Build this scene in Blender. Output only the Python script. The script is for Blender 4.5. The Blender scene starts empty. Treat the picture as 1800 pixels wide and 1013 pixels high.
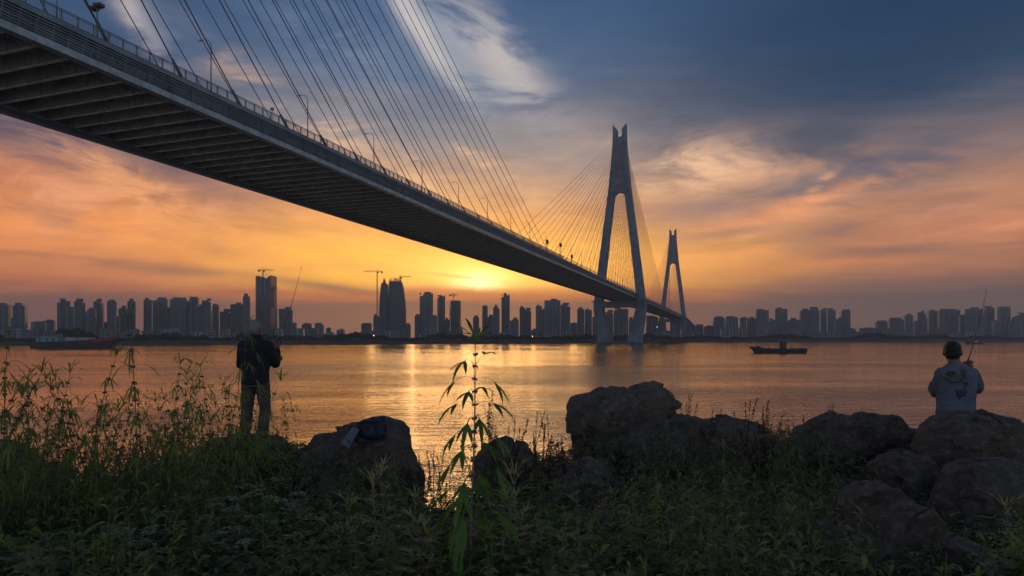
import bpy, bmesh, math, random
import numpy as np
from mathutils import Vector, Matrix, noise as mnoise
R = math.radians
SC = bpy.context.scene
COL = SC.collection
random.seed(7); rng = np.random.default_rng(7)

# ------------------------------------------------------------------ camera
F = 1103.0; CX = 900.0; HY = 593.0; CAMZ = 6.5
cam = bpy.data.cameras.new('camera'); camo = bpy.data.objects.new('camera', cam); COL.objects.link(camo)
camo.location = (0, 0, CAMZ); camo.rotation_euler = (R(90), 0, 0)
cam.sensor_width = 36.0; cam.lens = 36.0 * F / 1800.0
cam.shift_y = (HY - 506.5) / 1800.0
cam.clip_start = 0.05; cam.clip_end = 20000
SC.camera = camo
def W(px, py, Y):
    return Vector(((px - CX) / F * Y, Y, CAMZ - (py - HY) / F * Y))

SC.view_settings.view_transform = 'Standard'; SC.view_settings.look = 'None'
SC.view_settings.exposure = 0.0; SC.view_settings.gamma = 1.0
SC.cycles.use_denoising = True
SC.cycles.max_bounces = 6; SC.cycles.diffuse_bounces = 2; SC.cycles.glossy_bounces = 3
SC.cycles.transmission_bounces = 3; SC.cycles.transparent_max_bounces = 8; SC.cycles.volume_bounces = 0
SC.cycles.sample_clamp_indirect = 4.0
SC.cycles.volume_step_rate = 4.0

# ------------------------------------------------------------------ node helpers
def lin(c):
    def f(v):
        v /= 255.0
        return v / 12.92 if v <= 0.04045 else ((v + 0.055) / 1.055) ** 2.4
    return (f(c[0]), f(c[1]), f(c[2]), 1.0)
class NT:
    def __init__(s, nt): s.nt = nt
    def n(s, typ, **kw):
        nd = s.nt.nodes.new(typ)
        for k, v in kw.items(): setattr(nd, k, v)
        return nd
    def set(s, sock, v):
        if hasattr(v, 'is_linked') or isinstance(v, bpy.types.NodeSocket): s.nt.links.new(v, sock)
        else: sock.default_value = v
    def m(s, op, a, b=None, c=None, clamp=False):
        nd = s.n('ShaderNodeMath', operation=op); nd.use_clamp = clamp
        s.set(nd.inputs[0], a)
        if b is not None: s.set(nd.inputs[1], b)
        if c is not None: s.set(nd.inputs[2], c)
        return nd.outputs[0]
    def mix(s, f, a, b, blend='MIX'):
        nd = s.n('ShaderNodeMix', data_type='RGBA', blend_type=blend)
        s.set(nd.inputs[0], f); s.set(nd.inputs[6], a); s.set(nd.inputs[7], b)
        return nd.outputs[2]
    def comb(s, x, y, z=0.0):
        nd = s.n('ShaderNodeCombineXYZ'); s.set(nd.inputs[0], x); s.set(nd.inputs[1], y); s.set(nd.inputs[2], z)
        return nd.outputs[0]
    def noise(s, vec, scale, detail=4, rough=0.55, dist=0.0):
        nd = s.n('ShaderNodeTexNoise'); s.set(nd.inputs['Vector'], vec)
        nd.inputs['Scale'].default_value = scale; nd.inputs['Detail'].default_value = detail
        nd.inputs['Roughness'].default_value = rough; nd.inputs['Distortion'].default_value = dist
        return nd.outputs['Fac']
    def ramp(s, fac, stops, interp='LINEAR'):
        nd = s.n('ShaderNodeValToRGB'); cr = nd.color_ramp; cr.interpolation = interp
        while len(cr.elements) < len(stops): cr.elements.new(0.5)
        for e, (p, c) in zip(cr.elements, stops): e.position = p; e.color = c
        s.set(nd.inputs[0], fac)
        return nd.outputs[0]
    def rng(s, v, a, b, c=0.0, d=1.0, smooth=False):
        nd = s.n('ShaderNodeMapRange'); nd.clamp = True
        if smooth: nd.interpolation_type = 'SMOOTHSTEP'
        s.set(nd.inputs[0], v); nd.inputs[1].default_value = a; nd.inputs[2].default_value = b
        nd.inputs[3].default_value = c; nd.inputs[4].default_value = d
        return nd.outputs[0]

# ------------------------------------------------------------------ sky (direction based: azimuth from +Y, elevation)
def azel(px, py):
    x = (px - CX) / F; z = (HY - py) / F
    return math.degrees(math.atan(x)), math.degrees(math.atan(z / math.sqrt(1 + x * x)))
SUN_AZ, SUN_EL = azel(842, 500)
world = bpy.data.worlds.new('World'); SC.world = world; world.use_nodes = True
wt = world.node_tree; wt.nodes.clear(); N = NT(wt)
tc = N.n('ShaderNodeTexCoord')
sep = N.n('ShaderNodeSeparateXYZ'); wt.links.new(tc.outputs['Generated'], sep.inputs[0])
X, Y, Z = sep.outputs
AZ = N.m('MULTIPLY', N.m('ARCTAN2', X, Y), 180 / math.pi)
EL = N.m('MULTIPLY', N.m('ARCSINE', Z), 180 / math.pi)
zz = N.m('ADD', N.m('MAXIMUM', Z, 0.0), 0.10)
plane = N.comb(N.m('DIVIDE', X, zz), N.m('DIVIDE', Y, zz), 0.0)     # cloud layer seen in perspective
ae = N.comb(N.m('MULTIPLY', AZ, 0.02), N.m('MULTIPLY', EL, 0.07), 0.0)
nA = N.noise(plane, 0.55, 7, 0.6, 0.9)        # broad cloud structure
ns = N.n('ShaderNodeMapping'); ns.inputs['Rotation'].default_value = (0, 0, R(38)); ns.inputs['Scale'].default_value = (0.35, 2.2, 1)
wt.links.new(plane, ns.inputs[0])
nB = N.noise(ns.outputs[0], 0.8, 8, 0.62, 1.6)   # wisps
nC = N.noise(ae, 3.2, 6, 0.6, 0.5)            # low stratus bands
aew = N.comb(N.m('MULTIPLY', AZ, 0.09), N.m('MULTIPLY', EL, 0.13), 3.1)
nD = N.noise(aew, 1.3, 7, 0.66, 1.4)          # turbulent fine
dA = N.m('SUBTRACT', nA, 0.5); dB = N.m('SUBTRACT', nB, 0.5); dC = N.m('SUBTRACT', nC, 0.5); dD = N.m('SUBTRACT', nD, 0.5)
# warped elevation lets the colour bands break up like cloud layers
warp = N.m('ADD', N.m('MULTIPLY', dA, 7.0), N.m('ADD', N.m('MULTIPLY', dC, 4.0), N.m('MULTIPLY', dB, 5.0)))
wamt = N.rng(EL, 3.0, 14.0, 0.25, 1.0)
elw = N.m('ADD', EL, N.m('MULTIPLY', warp, wamt))
def P_(deg): return max(0.0, min(1.0, deg / 90.0)) ** 0.5
fac = N.m('SQRT', N.m('DIVIDE', N.m('MAXIMUM', elw, 0.0), 90.0))
def rmp(st): return N.ramp(fac, [(P_(e), lin(c)) for e, c in st])
c_sun = rmp([(0, (112, 78, 70)), (2.9, (128, 84, 70)), (3.9, (212, 122, 62)), (5, (255, 186, 74)), (7.5, (255, 186, 84)), (10.5, (248, 174, 98)), (14, (206, 162, 128)), (18, (146, 140, 144)), (23, (86, 108, 140)), (30, (46, 82, 124)), (50, (34, 62, 102)), (90, (28, 50, 84))])
c_rgt = rmp([(0, (88, 76, 78)), (3.4, (98, 78, 76)), (5.2, (164, 108, 80)), (8.5, (194, 130, 96)), (12, (182, 136, 110)), (15, (112, 104, 110)), (19, (50, 72, 98)), (25, (26, 56, 88)), (40, (18, 42, 72)), (90, (22, 42, 68))])
c_lft = rmp([(0, (106, 76, 74)), (2.8, (116, 78, 72)), (4.0, (186, 110, 74)), (7, (228, 144, 86)), (11, (196, 126, 92)), (13.5, (122, 92, 90)), (17, (76, 80, 98)), (22, (54, 80, 114)), (32, (36, 66, 102)), (90, (26, 48, 80))])
c_bck = rmp([(0, (130, 130, 146)), (8, (142, 148, 164)), (20, (122, 138, 162)), (50, (72, 94, 128)), (90, (38, 60, 92))])
saz = N.m('SUBTRACT', AZ, SUN_AZ)
wr = N.rng(N.m('ADD', saz, N.m('MULTIPLY', dA, 16.0)), 9.0, 36.0, 0, 1, True)
wl = N.rng(N.m('ADD', saz, N.m('MULTIPLY', dA, 14.0)), -34.0, -8.0, 1, 0, True)
wb = N.rng(N.m('ABSOLUTE', saz), 45.0, 95.0, 0, 1, True)
sky = N.mix(wr, c_sun, c_rgt); sky = N.mix(wl, sky, c_lft); sky = N.mix(wb, sky, c_bck)

def fib(rot, sx, sy, scale, dist=0.5, seed=0.0, rough=0.62):
    q = N.n('ShaderNodeMapping'); q.inputs['Rotation'].default_value = (0, 0, R(-rot)); q.inputs['Scale'].default_value = (sx, sy, 1); q.inputs['Location'].default_value = (0, 0, seed)
    wt.links.new(N.comb(N.m('MULTIPLY', AZ, 0.1), N.m('MULTIPLY', EL, 0.1), 0.0), q.inputs[0])
    return N.noise(q.outputs[0], scale, 8, rough, dist)
def shear(n, a): return n
nF = fib(-50, 0.45, 1.5, 1.6, 0.6, 1.0)      # high cirrus running down to the right
nG = fib(12, 0.40, 1.3, 1.7, 0.5, 4.0)       # brushed cloud on the right
nH = fib(-22, 0.45, 1.2, 2.0, 0.7, 7.0, 0.68)      # ragged cloud on the left
def blob(px, py, lx, ly, rot, warpamt=3.0, tex=None, lo=0.35, hi=0.65):
    a0, e0 = azel(px, py); k = 57.3 / F
    cr, sr = math.cos(R(rot)), math.sin(R(rot))
    u = N.m('ADD', N.m('SUBTRACT', AZ, a0), N.m('MULTIPLY', dD, warpamt))
    v = N.m('ADD', N.m('SUBTRACT', EL, e0), N.m('MULTIPLY', dA, warpamt * 0.8))
    uu = N.m('DIVIDE', N.m('ADD', N.m('MULTIPLY', u, cr), N.m('MULTIPLY', v, sr)), lx * k)
    vv = N.m('DIVIDE', N.m('SUBTRACT', N.m('MULTIPLY', v, cr), N.m('MULTIPLY', u, sr)), ly * k)
    g = N.m('EXPONENT', N.m('MULTIPLY', N.m('ADD', N.m('MULTIPLY', uu, uu), N.m('MULTIPLY', vv, vv)), -1.0))
    if tex is not None: g = N.m('MULTIPLY', g, N.rng(tex, lo, hi, 0, 1, True))
    return g
def put(g, col, amt):
    global sky
    sky = N.mix(N.m('MULTIPLY', g, amt, clamp=True), sky, lin(col))
def addb(g, col, amt):
    global sky
    sky = N.mix(N.m('MULTIPLY', g, amt), sky, (col[0], col[1], col[2], 1), 'ADD')
nK = fib(4, 0.22, 1.6, 2.2, 0.3, 11.0)       # flat layers low down
for (px_, py_, lx_, ly_, rt_, wa_, tx_, col_, am_) in [
    (1450, 120, 460, 190, 10, 3.0, None, (22, 54, 86), .75),
    (50, 235, 190, 36, -8, 2.0, None, (66, 68, 92), .8),
    (330, 315, 150, 34, -18, 2.0, None, (118, 94, 98), .6),
    (60, 345, 170, 44, -12, 2.0, nH, (228, 158, 120), .95),
    (210, 318, 120, 26, -28, 1.5, nH, (232, 164, 122), .9),
    (300, 375, 100, 34, -30, 1.5, nH, (240, 168, 112), .85),
    (340, 345, 90, 22, -25, 1.5, nD, (118, 98, 104), .6),
    (130, 395, 170, 16, -8, 1.5, nH, (146, 104, 96), .7),
    (430, 440, 240, 40, -5, 2.0, nK, (246, 164, 92), .7),
    (200, 468, 290, 11, -2, 1.4, nK, (140, 96, 82), .75),
    (200, 488, 250, 6, -1, 1.0, nK, (228, 148, 104), .6),
    (120, 512, 300, 12, -1, 1.0, nK, (116, 80, 74), .8),
    (580, 504, 130, 8, -6, 0.8, None, (126, 84, 74), .75),
    (235, 28, 80, 20, -55, 1.5, nF, (206, 190, 188), .9),
    (320, 110, 120, 30, -50, 1.5, nF, (104, 116, 140), .7),
    (745, 60, 130, 20, -50, 0.8, nF, (226, 214, 208), 1.0),
    (738, 48, 110, 10, -51, 0.6, None, (200, 194, 194), .5),
    (800, 60, 150, 50, -50, 1.5, nF, (150, 158, 174), .8),
    (890, 115, 120, 42, -46, 1.5, nF, (196, 186, 184), .9),
    (640, 150, 190, 80, -45, 2.0, nF, (112, 130, 156), .8),
    (560, 245, 170, 30, -32, 1.5, nH, (226, 182, 150), .85),
    (700, 300, 130, 34, -30, 1.5, nH, (232, 184, 142), .75),
    (850, 285, 130, 16, -35, 1.0, nF, (246, 200, 156), .9),
    (1000, 255, 150, 60, -10, 2.0, None, (160, 150, 154), .45),
    (1215, 300, 180, 48, -8, 2.0, nG, (244, 196, 160), 1.0),
    (1340, 340, 170, 40, 8, 2.0, nG, (220, 160, 122), .85),
    (1230, 365, 110, 20, 4, 1.5, nG, (150, 120, 114), .7),
    (1560, 296, 260, 34, 10, 2.0, None, (74, 84, 106), .75),
    (1430, 334, 30, 7, 38, 0.6, nF, (252, 186, 132), 1.0),
    (1420, 362, 170, 20, 14, 1.5, nG, (232, 156, 112), .85),
    (1540, 390, 170, 14, 10, 1.5, nG, (140, 104, 98), .8),
    (1690, 405, 110, 10, 5, 1.0, nG, (226, 150, 112), .9),
    (1620, 436, 210, 12, -3, 1.2, nK, (122, 92, 88), .8),
    (1300, 436, 150, 26, 8, 1.5, nK, (244, 164, 98), .8),
    (1280, 412, 100, 9, 4, 1.2, nG, (160, 118, 102), .7),
    (1340, 478, 200, 11, 3, 1.0, nK, (222, 140, 88), .8),
    (1650, 490, 260, 12, -2, 1.0, nK, (112, 86, 82), .7),
    (1100, 480, 140, 28, 0, 1.5, None, (250, 168, 84), .45)]:
    if tx_ is None: g_ = blob(px_, py_, lx_, ly_, rt_, wa_)
    else: g_ = blob(px_, py_, lx_, ly_, rt_, wa_, tx_, 0.41, 0.60)
    put(g_, col_, am_)
# fine brushed texture in every cloud layer, fading out in the clear blue
tex = N.m('ADD', N.m('MULTIPLY', N.m('SUBTRACT', fib(-14, 0.5, 1.6, 4.2, 0.5, 21.0, 0.7), 0.5), 0.9), N.m('MULTIPLY', N.m('SUBTRACT', fib(8, 0.3, 1.8, 2.6, 0.4, 25.0, 0.66), 0.5), 0.9))
tex = N.m('ADD', 1.0, N.m('MULTIPLY', tex, N.m('MULTIPLY', N.rng(EL, 4, 8, 0.15, 0.85), N.rng(EL, 14, 26, 1.0, 0.25))))
sky = N.mix(1.0, sky, N.comb(tex, tex, N.m('POWER', tex, 0.85)), 'MULTIPLY')
hs = N.n('ShaderNodeHueSaturation'); hs.inputs['Saturation'].default_value = 1.03; N.set(hs.inputs['Color'], sky); sky = hs.outputs[0]
# the air near the horizon is bright enough to be seen through the haze
sky = N.mix(1.0, sky, N.comb(N.rng(EL, 1, 20, 1.50, 1.04), N.rng(EL, 1, 20, 1.42, 1.04), N.rng(EL, 1, 20, 1.22, 1.02)), 'MULTIPLY')
addb(N.m('MULTIPLY', blob(850, 468, 300, 62, 0, 0.6), N.rng(EL, 3.7, 5.0, 0, 1, True)), (0.42, 0.20, 0.02), 1.0)
addb(N.m('MULTIPLY', blob(845, 486, 110, 32, 0, 0.6), N.rng(N.m('ADD', EL, N.m('MULTIPLY', dD, 0.8)), 3.8, 4.8, 0, 1, True)), (0.85, 0.55, 0.16), 1.0)
addb(N.m('MULTIPLY', blob(842, 498, 40, 18, 0, 0.6), N.rng(N.m('ADD', EL, N.m('MULTIPLY', dD, 1.0)), 3.9, 4.7, 0, 1, True)), (1.6, 1.2, 0.7), 1.0)
put(blob(815, 488, 70, 3, -6, 0.5), (255, 186, 74), .5)

sky_n = N.n('ShaderNodeTexSky'); sky_n.sky_type = 'NISHITA'; sky_n.sun_disc = False
sky_n.sun_elevation = R(SUN_EL); sky_n.sun_rotation = R(SUN_AZ)
bg1 = N.n('ShaderNodeBackground'); wt.links.new(sky, bg1.inputs[0]); bg1.inputs[1].default_value = 1.05
bg2 = N.n('ShaderNodeBackground'); wt.links.new(sky_n.outputs[0], bg2.inputs[0]); bg2.inputs[1].default_value = 0.004
ad = N.n('ShaderNodeAddShader'); wt.links.new(bg1.outputs[0], ad.inputs[0]); wt.links.new(bg2.outputs[0], ad.inputs[1])
wo = N.n('ShaderNodeOutputWorld'); wt.links.new(ad.outputs[0], wo.inputs[0])
world.cycles.sampling_method = 'MANUAL'; world.cycles.sample_map_resolution = 1024

sl = bpy.data.lights.new('sun', 'SUN'); sl.energy = 0.30; sl.angle = R(20.0); sl.color = (1.0, 0.62, 0.30)
so = bpy.data.objects.new('sun', sl); COL.objects.link(so)
sd = Vector((math.sin(R(SUN_AZ)) * math.cos(R(SUN_EL)), math.cos(R(SUN_AZ)) * math.cos(R(SUN_EL)), math.sin(R(SUN_EL))))
so.rotation_euler = sd.to_track_quat('Z', 'Y').to_euler()

# ------------------------------------------------------------------ object helpers
def tag(o, label=None, cat=None, group=None, kind=None):
    if label: o['label'] = label
    if cat: o['category'] = cat
    if group: o['group'] = group
    if kind: o['kind'] = kind
    return o
def empty(name, loc=(0, 0, 0), rot=(0, 0, 0), label=None, cat=None, group=None):
    o = bpy.data.objects.new(name, None); COL.objects.link(o)
    o.location = loc; o.rotation_euler = rot; o.empty_display_size = 0.2
    return tag(o, label, cat, group)
def link(name, me, mats=None, parent=None):
    o = bpy.data.objects.new(name, me); COL.objects.link(o)
    if mats:
        for m in (mats if isinstance(mats, (list, tuple)) else [mats]): me.materials.append(m)
    if parent is not None: o.parent = parent
    return o
def copy_tree(o, parent=None):
    c = o.copy(); COL.objects.link(c); c.parent = parent
    for ch in list(o.children): copy_tree(ch, c)
    return c
class MB:
    """collects geometry and links it as ONE mesh object"""
    def __init__(s): s.v = []; s.f = []; s.mi = []
    def add(s, vs, fs, mi=0):
        o = len(s.v); s.v.extend([tuple(p) for p in vs]); s.f.extend([tuple(i + o for i in f) for f in fs]); s.mi.extend([mi] * len(fs))
    def box(s, x0, x1, y0, y1, z0, z1, mi=0, M=None):
        vs = [(x0, y0, z0), (x1, y0, z0), (x1, y1, z0), (x0, y1, z0), (x0, y0, z1), (x1, y0, z1), (x1, y1, z1), (x0, y1, z1)]
        if M is not None: vs = [M @ Vector(p) for p in vs]
        s.add(vs, [(0, 3, 2, 1), (4, 5, 6, 7), (0, 1, 5, 4), (1, 2, 6, 5), (2, 3, 7, 6), (3, 0, 4, 7)], mi)
    def tube(s, pts, rad, n=6, mi=0, cap=True):
        pts = [Vector(p) for p in pts]; rings = []
        if not hasattr(rad, '__len__'): rad = [rad] * len(pts)
        up = Vector((0, 0, 1)); prev = None
        for i, p in enumerate(pts):
            d = (pts[min(i + 1, len(pts) - 1)] - pts[max(i - 1, 0)]).normalized()
            if prev is None:
                a = d.cross(up)
                if a.length < 1e-3: a = d.cross(Vector((1, 0, 0)))
                a.normalize()
            else:
                a = prev - d * prev.dot(d)
                if a.length < 1e-4: a = d.cross(up)
                a.normalize()
            prev = a; b = d.cross(a)
            rings.append([p + (a * math.cos(2 * math.pi * k / n) + b * math.sin(2 * math.pi * k / n)) * rad[i] for k in range(n)])
        vs = [q for r in rings for q in r]; fs = []
        for i in range(len(pts) - 1):
            for k in range(n):
                k2 = (k + 1) % n
                fs.append((i * n + k, i * n + k2, (i + 1) * n + k2, (i + 1) * n + k))
        if cap: fs += [tuple(range(n - 1, -1, -1)), tuple((len(pts) - 1) * n + k for k in range(n))]
        s.add(vs, fs, mi)
    def prism(s, pts2, fn, a, b, mi=0):
        """pts2 outline, fn(u,v,w)->point, extruded from w=a to w=b"""
        n = len(pts2)
        vs = [fn(u, v, a) for u, v in pts2] + [fn(u, v, b) for u, v in pts2]
        fs = [tuple(range(n)), tuple(range(2 * n - 1, n - 1, -1))] + [(i, i + n, (i + 1) % n + n, (i + 1) % n) for i in range(n)]
        s.add(vs, fs, mi)
    def build(s, name, mats=None, parent=None, smooth=False, fix=True):
        me = bpy.data.meshes.new(name); me.from_pydata(s.v, [], s.f)
        if any(s.mi): me.polygons.foreach_set('material_index', s.mi)
        if fix:
            bm = bmesh.new(); bm.from_mesh(me); bmesh.ops.recalc_face_normals(bm, faces=bm.faces); bm.to_mesh(me); bm.free()
        if smooth: me.polygons.foreach_set('use_smooth', [True] * len(me.polygons))
        me.update()
        return link(name, me, mats, parent)

def mat(name, col, rough=0.6, var=0.25, scale=3.0, bump=0.0, metal=0.0, col2=None, spec=0.5, trans=0.0, coord='Object', bscale=None, detail=5):
    m = bpy.data.materials.new(name); m.use_nodes = True; nt = m.node_tree; nt.nodes.clear(); K = NT(nt)
    b = K.n('ShaderNodeBsdfPrincipled'); out = K.n('ShaderNodeOutputMaterial')
    t = K.n('ShaderNodeTexCoord'); v = t.outputs[coord]
    f = K.noise(v, scale, detail, 0.6, 0.3)
    c1 = tuple(x * (1 - var) for x in col) + (1,); c2 = (tuple(col2) if col2 else tuple(min(1, x * (1 + var)) for x in col)) + (1,)
    K.set(b.inputs['Base Color'], K.mix(K.rng(f, 0.35, 0.65), c1, c2))
    b.inputs['Roughness'].default_value = rough; b.inputs['Metallic'].default_value = metal
    b.inputs['Specular IOR Level'].default_value = spec
    if bump:
        bn = K.n('ShaderNodeBump'); bn.inputs['Strength'].default_value = 1.0; bn.inputs['Distance'].default_value = bump
        K.set(bn.inputs['Height'], K.noise(v, bscale or scale * 4, 6, 0.65)); nt.links.new(bn.outputs[0], b.inputs['Normal'])
    s = b.outputs[0]
    if trans:
        tr = K.n('ShaderNodeBsdfTranslucent'); K.set(tr.inputs[0], tuple(min(1, x * 1.6) for x in col) + (1,))
        mx = K.n('ShaderNodeMixShader'); mx.inputs[0].default_value = trans
        nt.links.new(s, mx.inputs[1]); nt.links.new(tr.outputs[0], mx.inputs[2]); s = mx.outputs[0]
    nt.links.new(s, out.inputs[0])
    return m
# ------------------------------------------------------------------ water and land
def water_mat():
    m = bpy.data.materials.new('river_water'); m.use_nodes = True; nt = m.node_tree; nt.nodes.clear(); K = NT(nt)
    out = K.n('ShaderNodeOutputMaterial')
    g = K.n('ShaderNodeNewGeometry'); pos = g.outputs['Position']
    def mp(rz, sx, sy):
        q = K.n('ShaderNodeMapping'); q.inputs['Rotation'].default_value = (0, 0, R(rz)); q.inputs['Scale'].default_value = (sx, sy, 1)
        nt.links.new(pos, q.inputs[0]); return q.outputs[0]
    n1 = K.noise(mp(3, 0.26, 1.0), 0.9, 5, 0.60, 0.35)     # wind ripples a few metres apart
    n2 = K.noise(mp(-5, 0.35, 1.0), 3.0, 3, 0.6, 0.3)
    n3 = K.noise(mp(20, 0.3, 0.8), 0.035, 4, 0.6, 0.5)      # calm and ruffled patches
    h = K.m('ADD', K.m('MULTIPLY', n1, 1.0), K.m('MULTIPLY', n2, 0.28))
    sy = K.n('ShaderNodeSeparateXYZ'); nt.links.new(pos, sy.inputs[0])      # calmer towards mid-river
    h = K.m('MULTIPLY', h, K.m('MULTIPLY', K.rng(n3, 0.36, 0.64, 0.45, 1.4, True), K.rng(sy.outputs[1], 50, 320, 1.1, 0.42)))
    bn = K.n('ShaderNodeBump'); bn.inputs['Strength'].default_value = 1.0; bn.inputs['Distance'].default_value = 0.22
    K.set(bn.inputs['Height'], h)
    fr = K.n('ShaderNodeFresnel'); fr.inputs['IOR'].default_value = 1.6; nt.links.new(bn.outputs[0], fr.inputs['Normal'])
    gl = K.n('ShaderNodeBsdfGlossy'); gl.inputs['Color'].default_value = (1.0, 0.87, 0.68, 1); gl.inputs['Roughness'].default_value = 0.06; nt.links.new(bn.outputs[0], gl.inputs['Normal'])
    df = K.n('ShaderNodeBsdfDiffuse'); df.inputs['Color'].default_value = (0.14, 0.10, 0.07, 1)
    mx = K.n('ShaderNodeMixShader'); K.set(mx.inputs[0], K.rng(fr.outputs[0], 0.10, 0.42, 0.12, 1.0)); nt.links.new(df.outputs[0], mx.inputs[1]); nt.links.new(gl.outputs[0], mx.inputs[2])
    nt.links.new(mx.outputs[0], out.inputs[0]); return m
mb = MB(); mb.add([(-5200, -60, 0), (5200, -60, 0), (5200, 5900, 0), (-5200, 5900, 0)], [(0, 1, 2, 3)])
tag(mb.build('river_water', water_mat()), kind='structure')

# far shore: waterline distances per pixel column
shore = [(-900, 500), (-300, 480), (0, 478), (200, 500), (400, 540), (600, 590), (800, 625), (1000, 660), (1150, 760), (1250, 815), (1400, 845), (1600, 880), (1800, 900), (2300, 1000), (2900, 1200)]
def shoreY(px): return float(np.interp(px, [a for a, b in shore], [b for a, b in shore]))
m_bank = mat('bank_grass', (0.05, 0.06, 0.04), 0.95, 0.5, 0.05, coord='Object', col2=(0.085, 0.075, 0.05))
mb = MB(); vs = []; cols = list(range(-900, 2901, 10)); rows = [(-6, -1.5), (0, 0.25), (5, 1.6), (12, 2.4), (30, 3.8), (80, 4.2), (300, 4.4), (1200, 4.4), (4800, 4.4)]
for px in cols:
    base = shoreY(px) + 6 * mnoise.noise(Vector((px * 0.031, 2, 0))) + 3 * mnoise.noise(Vector((px * 0.13, 5, 0)))
    for dy, z in rows:
        Yv = base + dy
        zz_ = z + (0.5 * mnoise.noise(Vector((px * 0.2, dy * 0.1, 1))) if 0 < dy < 200 else 0)
        vs.append(((px - CX) / F * Yv, Yv, zz_))
nr = len(rows); fs = [(i * nr + j, (i + 1) * nr + j, (i + 1) * nr + j + 1, i * nr + j + 1) for i in range(len(cols) - 1) for j in range(nr - 1)]
mb.add(vs, fs); tag(mb.build('far_bank_ground', m_bank, smooth=True), kind='structure')

# ------------------------------------------------------------------ bridge
S0 = Vector((-96.1, 24.6, 0)); DV = Vector((0.3256, 0.9455, 0)); EV = Vector((0.9455, -0.3256, 0))
def B(s, t, z): return S0 + DV * s + EV * t + Vector((0, 0, z))
m_conc = mat('bridge_concrete', (0.17, 0.21, 0.235), 0.8, 0.32, 0.10, bump=0.05, bscale=0.6)
m_conc_d = mat('bridge_concrete_dark', (0.10, 0.12, 0.13), 0.85, 0.2, 0.1)
m_gird = mat('girder_paint', (0.17, 0.23, 0.25), 0.5, 0.22, 0.35, metal=0.0)
m_beam = mat('floor_beam_paint', (0.40, 0.375, 0.32), 0.75, 0.25, 0.4)
m_flange = mat('beam_flange_paint', (0.78, 0.74, 0.64), 0.65, 0.25, 0.5)
m_slab = mat('deck_soffit', (0.42, 0.40, 0.35), 0.9, 0.3, 0.15)
m_cable = mat('cable_sheath', (0.10, 0.11, 0.12), 0.5, 0.1, 1)
m_rail = mat('railing_paint', (0.14, 0.16, 0.18), 0.55, 0.1, 1)
m_lamp = mat('lamp_steel', (0.22, 0.24, 0.26), 0.4, 0.1, 1, metal=0.5)
m_red = mat('red_lettering', (0.65, 0.03, 0.05), 0.5, 0.05, 1)
m_asph = mat('asphalt', (0.05, 0.05, 0.05), 0.9, 0.1, 1)
bridge = empty('cable_stayed_bridge', B(616, 0, 0), label='long grey cable stayed river bridge with forked A shaped concrete pylons', cat='bridge')
BI = Matrix.Translation(-B(616, 0, 0))
def bput(mb, name, mats, parent, smooth=False):
    o = mb.build(name, mats, None, smooth)
    return o
def bpart(mb, name, mats, parent=None, smooth=False):
    off = B(616, 0, 0)
    mb.v = [(p[0] - off.x, p[1] - off.y, p[2]) for p in mb.v]
    return mb.build(name, mats, parent or bridge, smooth)
ZB = 43.9
SEND = 1480.0
def deckz(s): return 0.0 if s < 1290 else -(((s - 1290) / 1000.0) ** 1) * 26.0 * min(1, (s - 1290) / 150.0)
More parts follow.
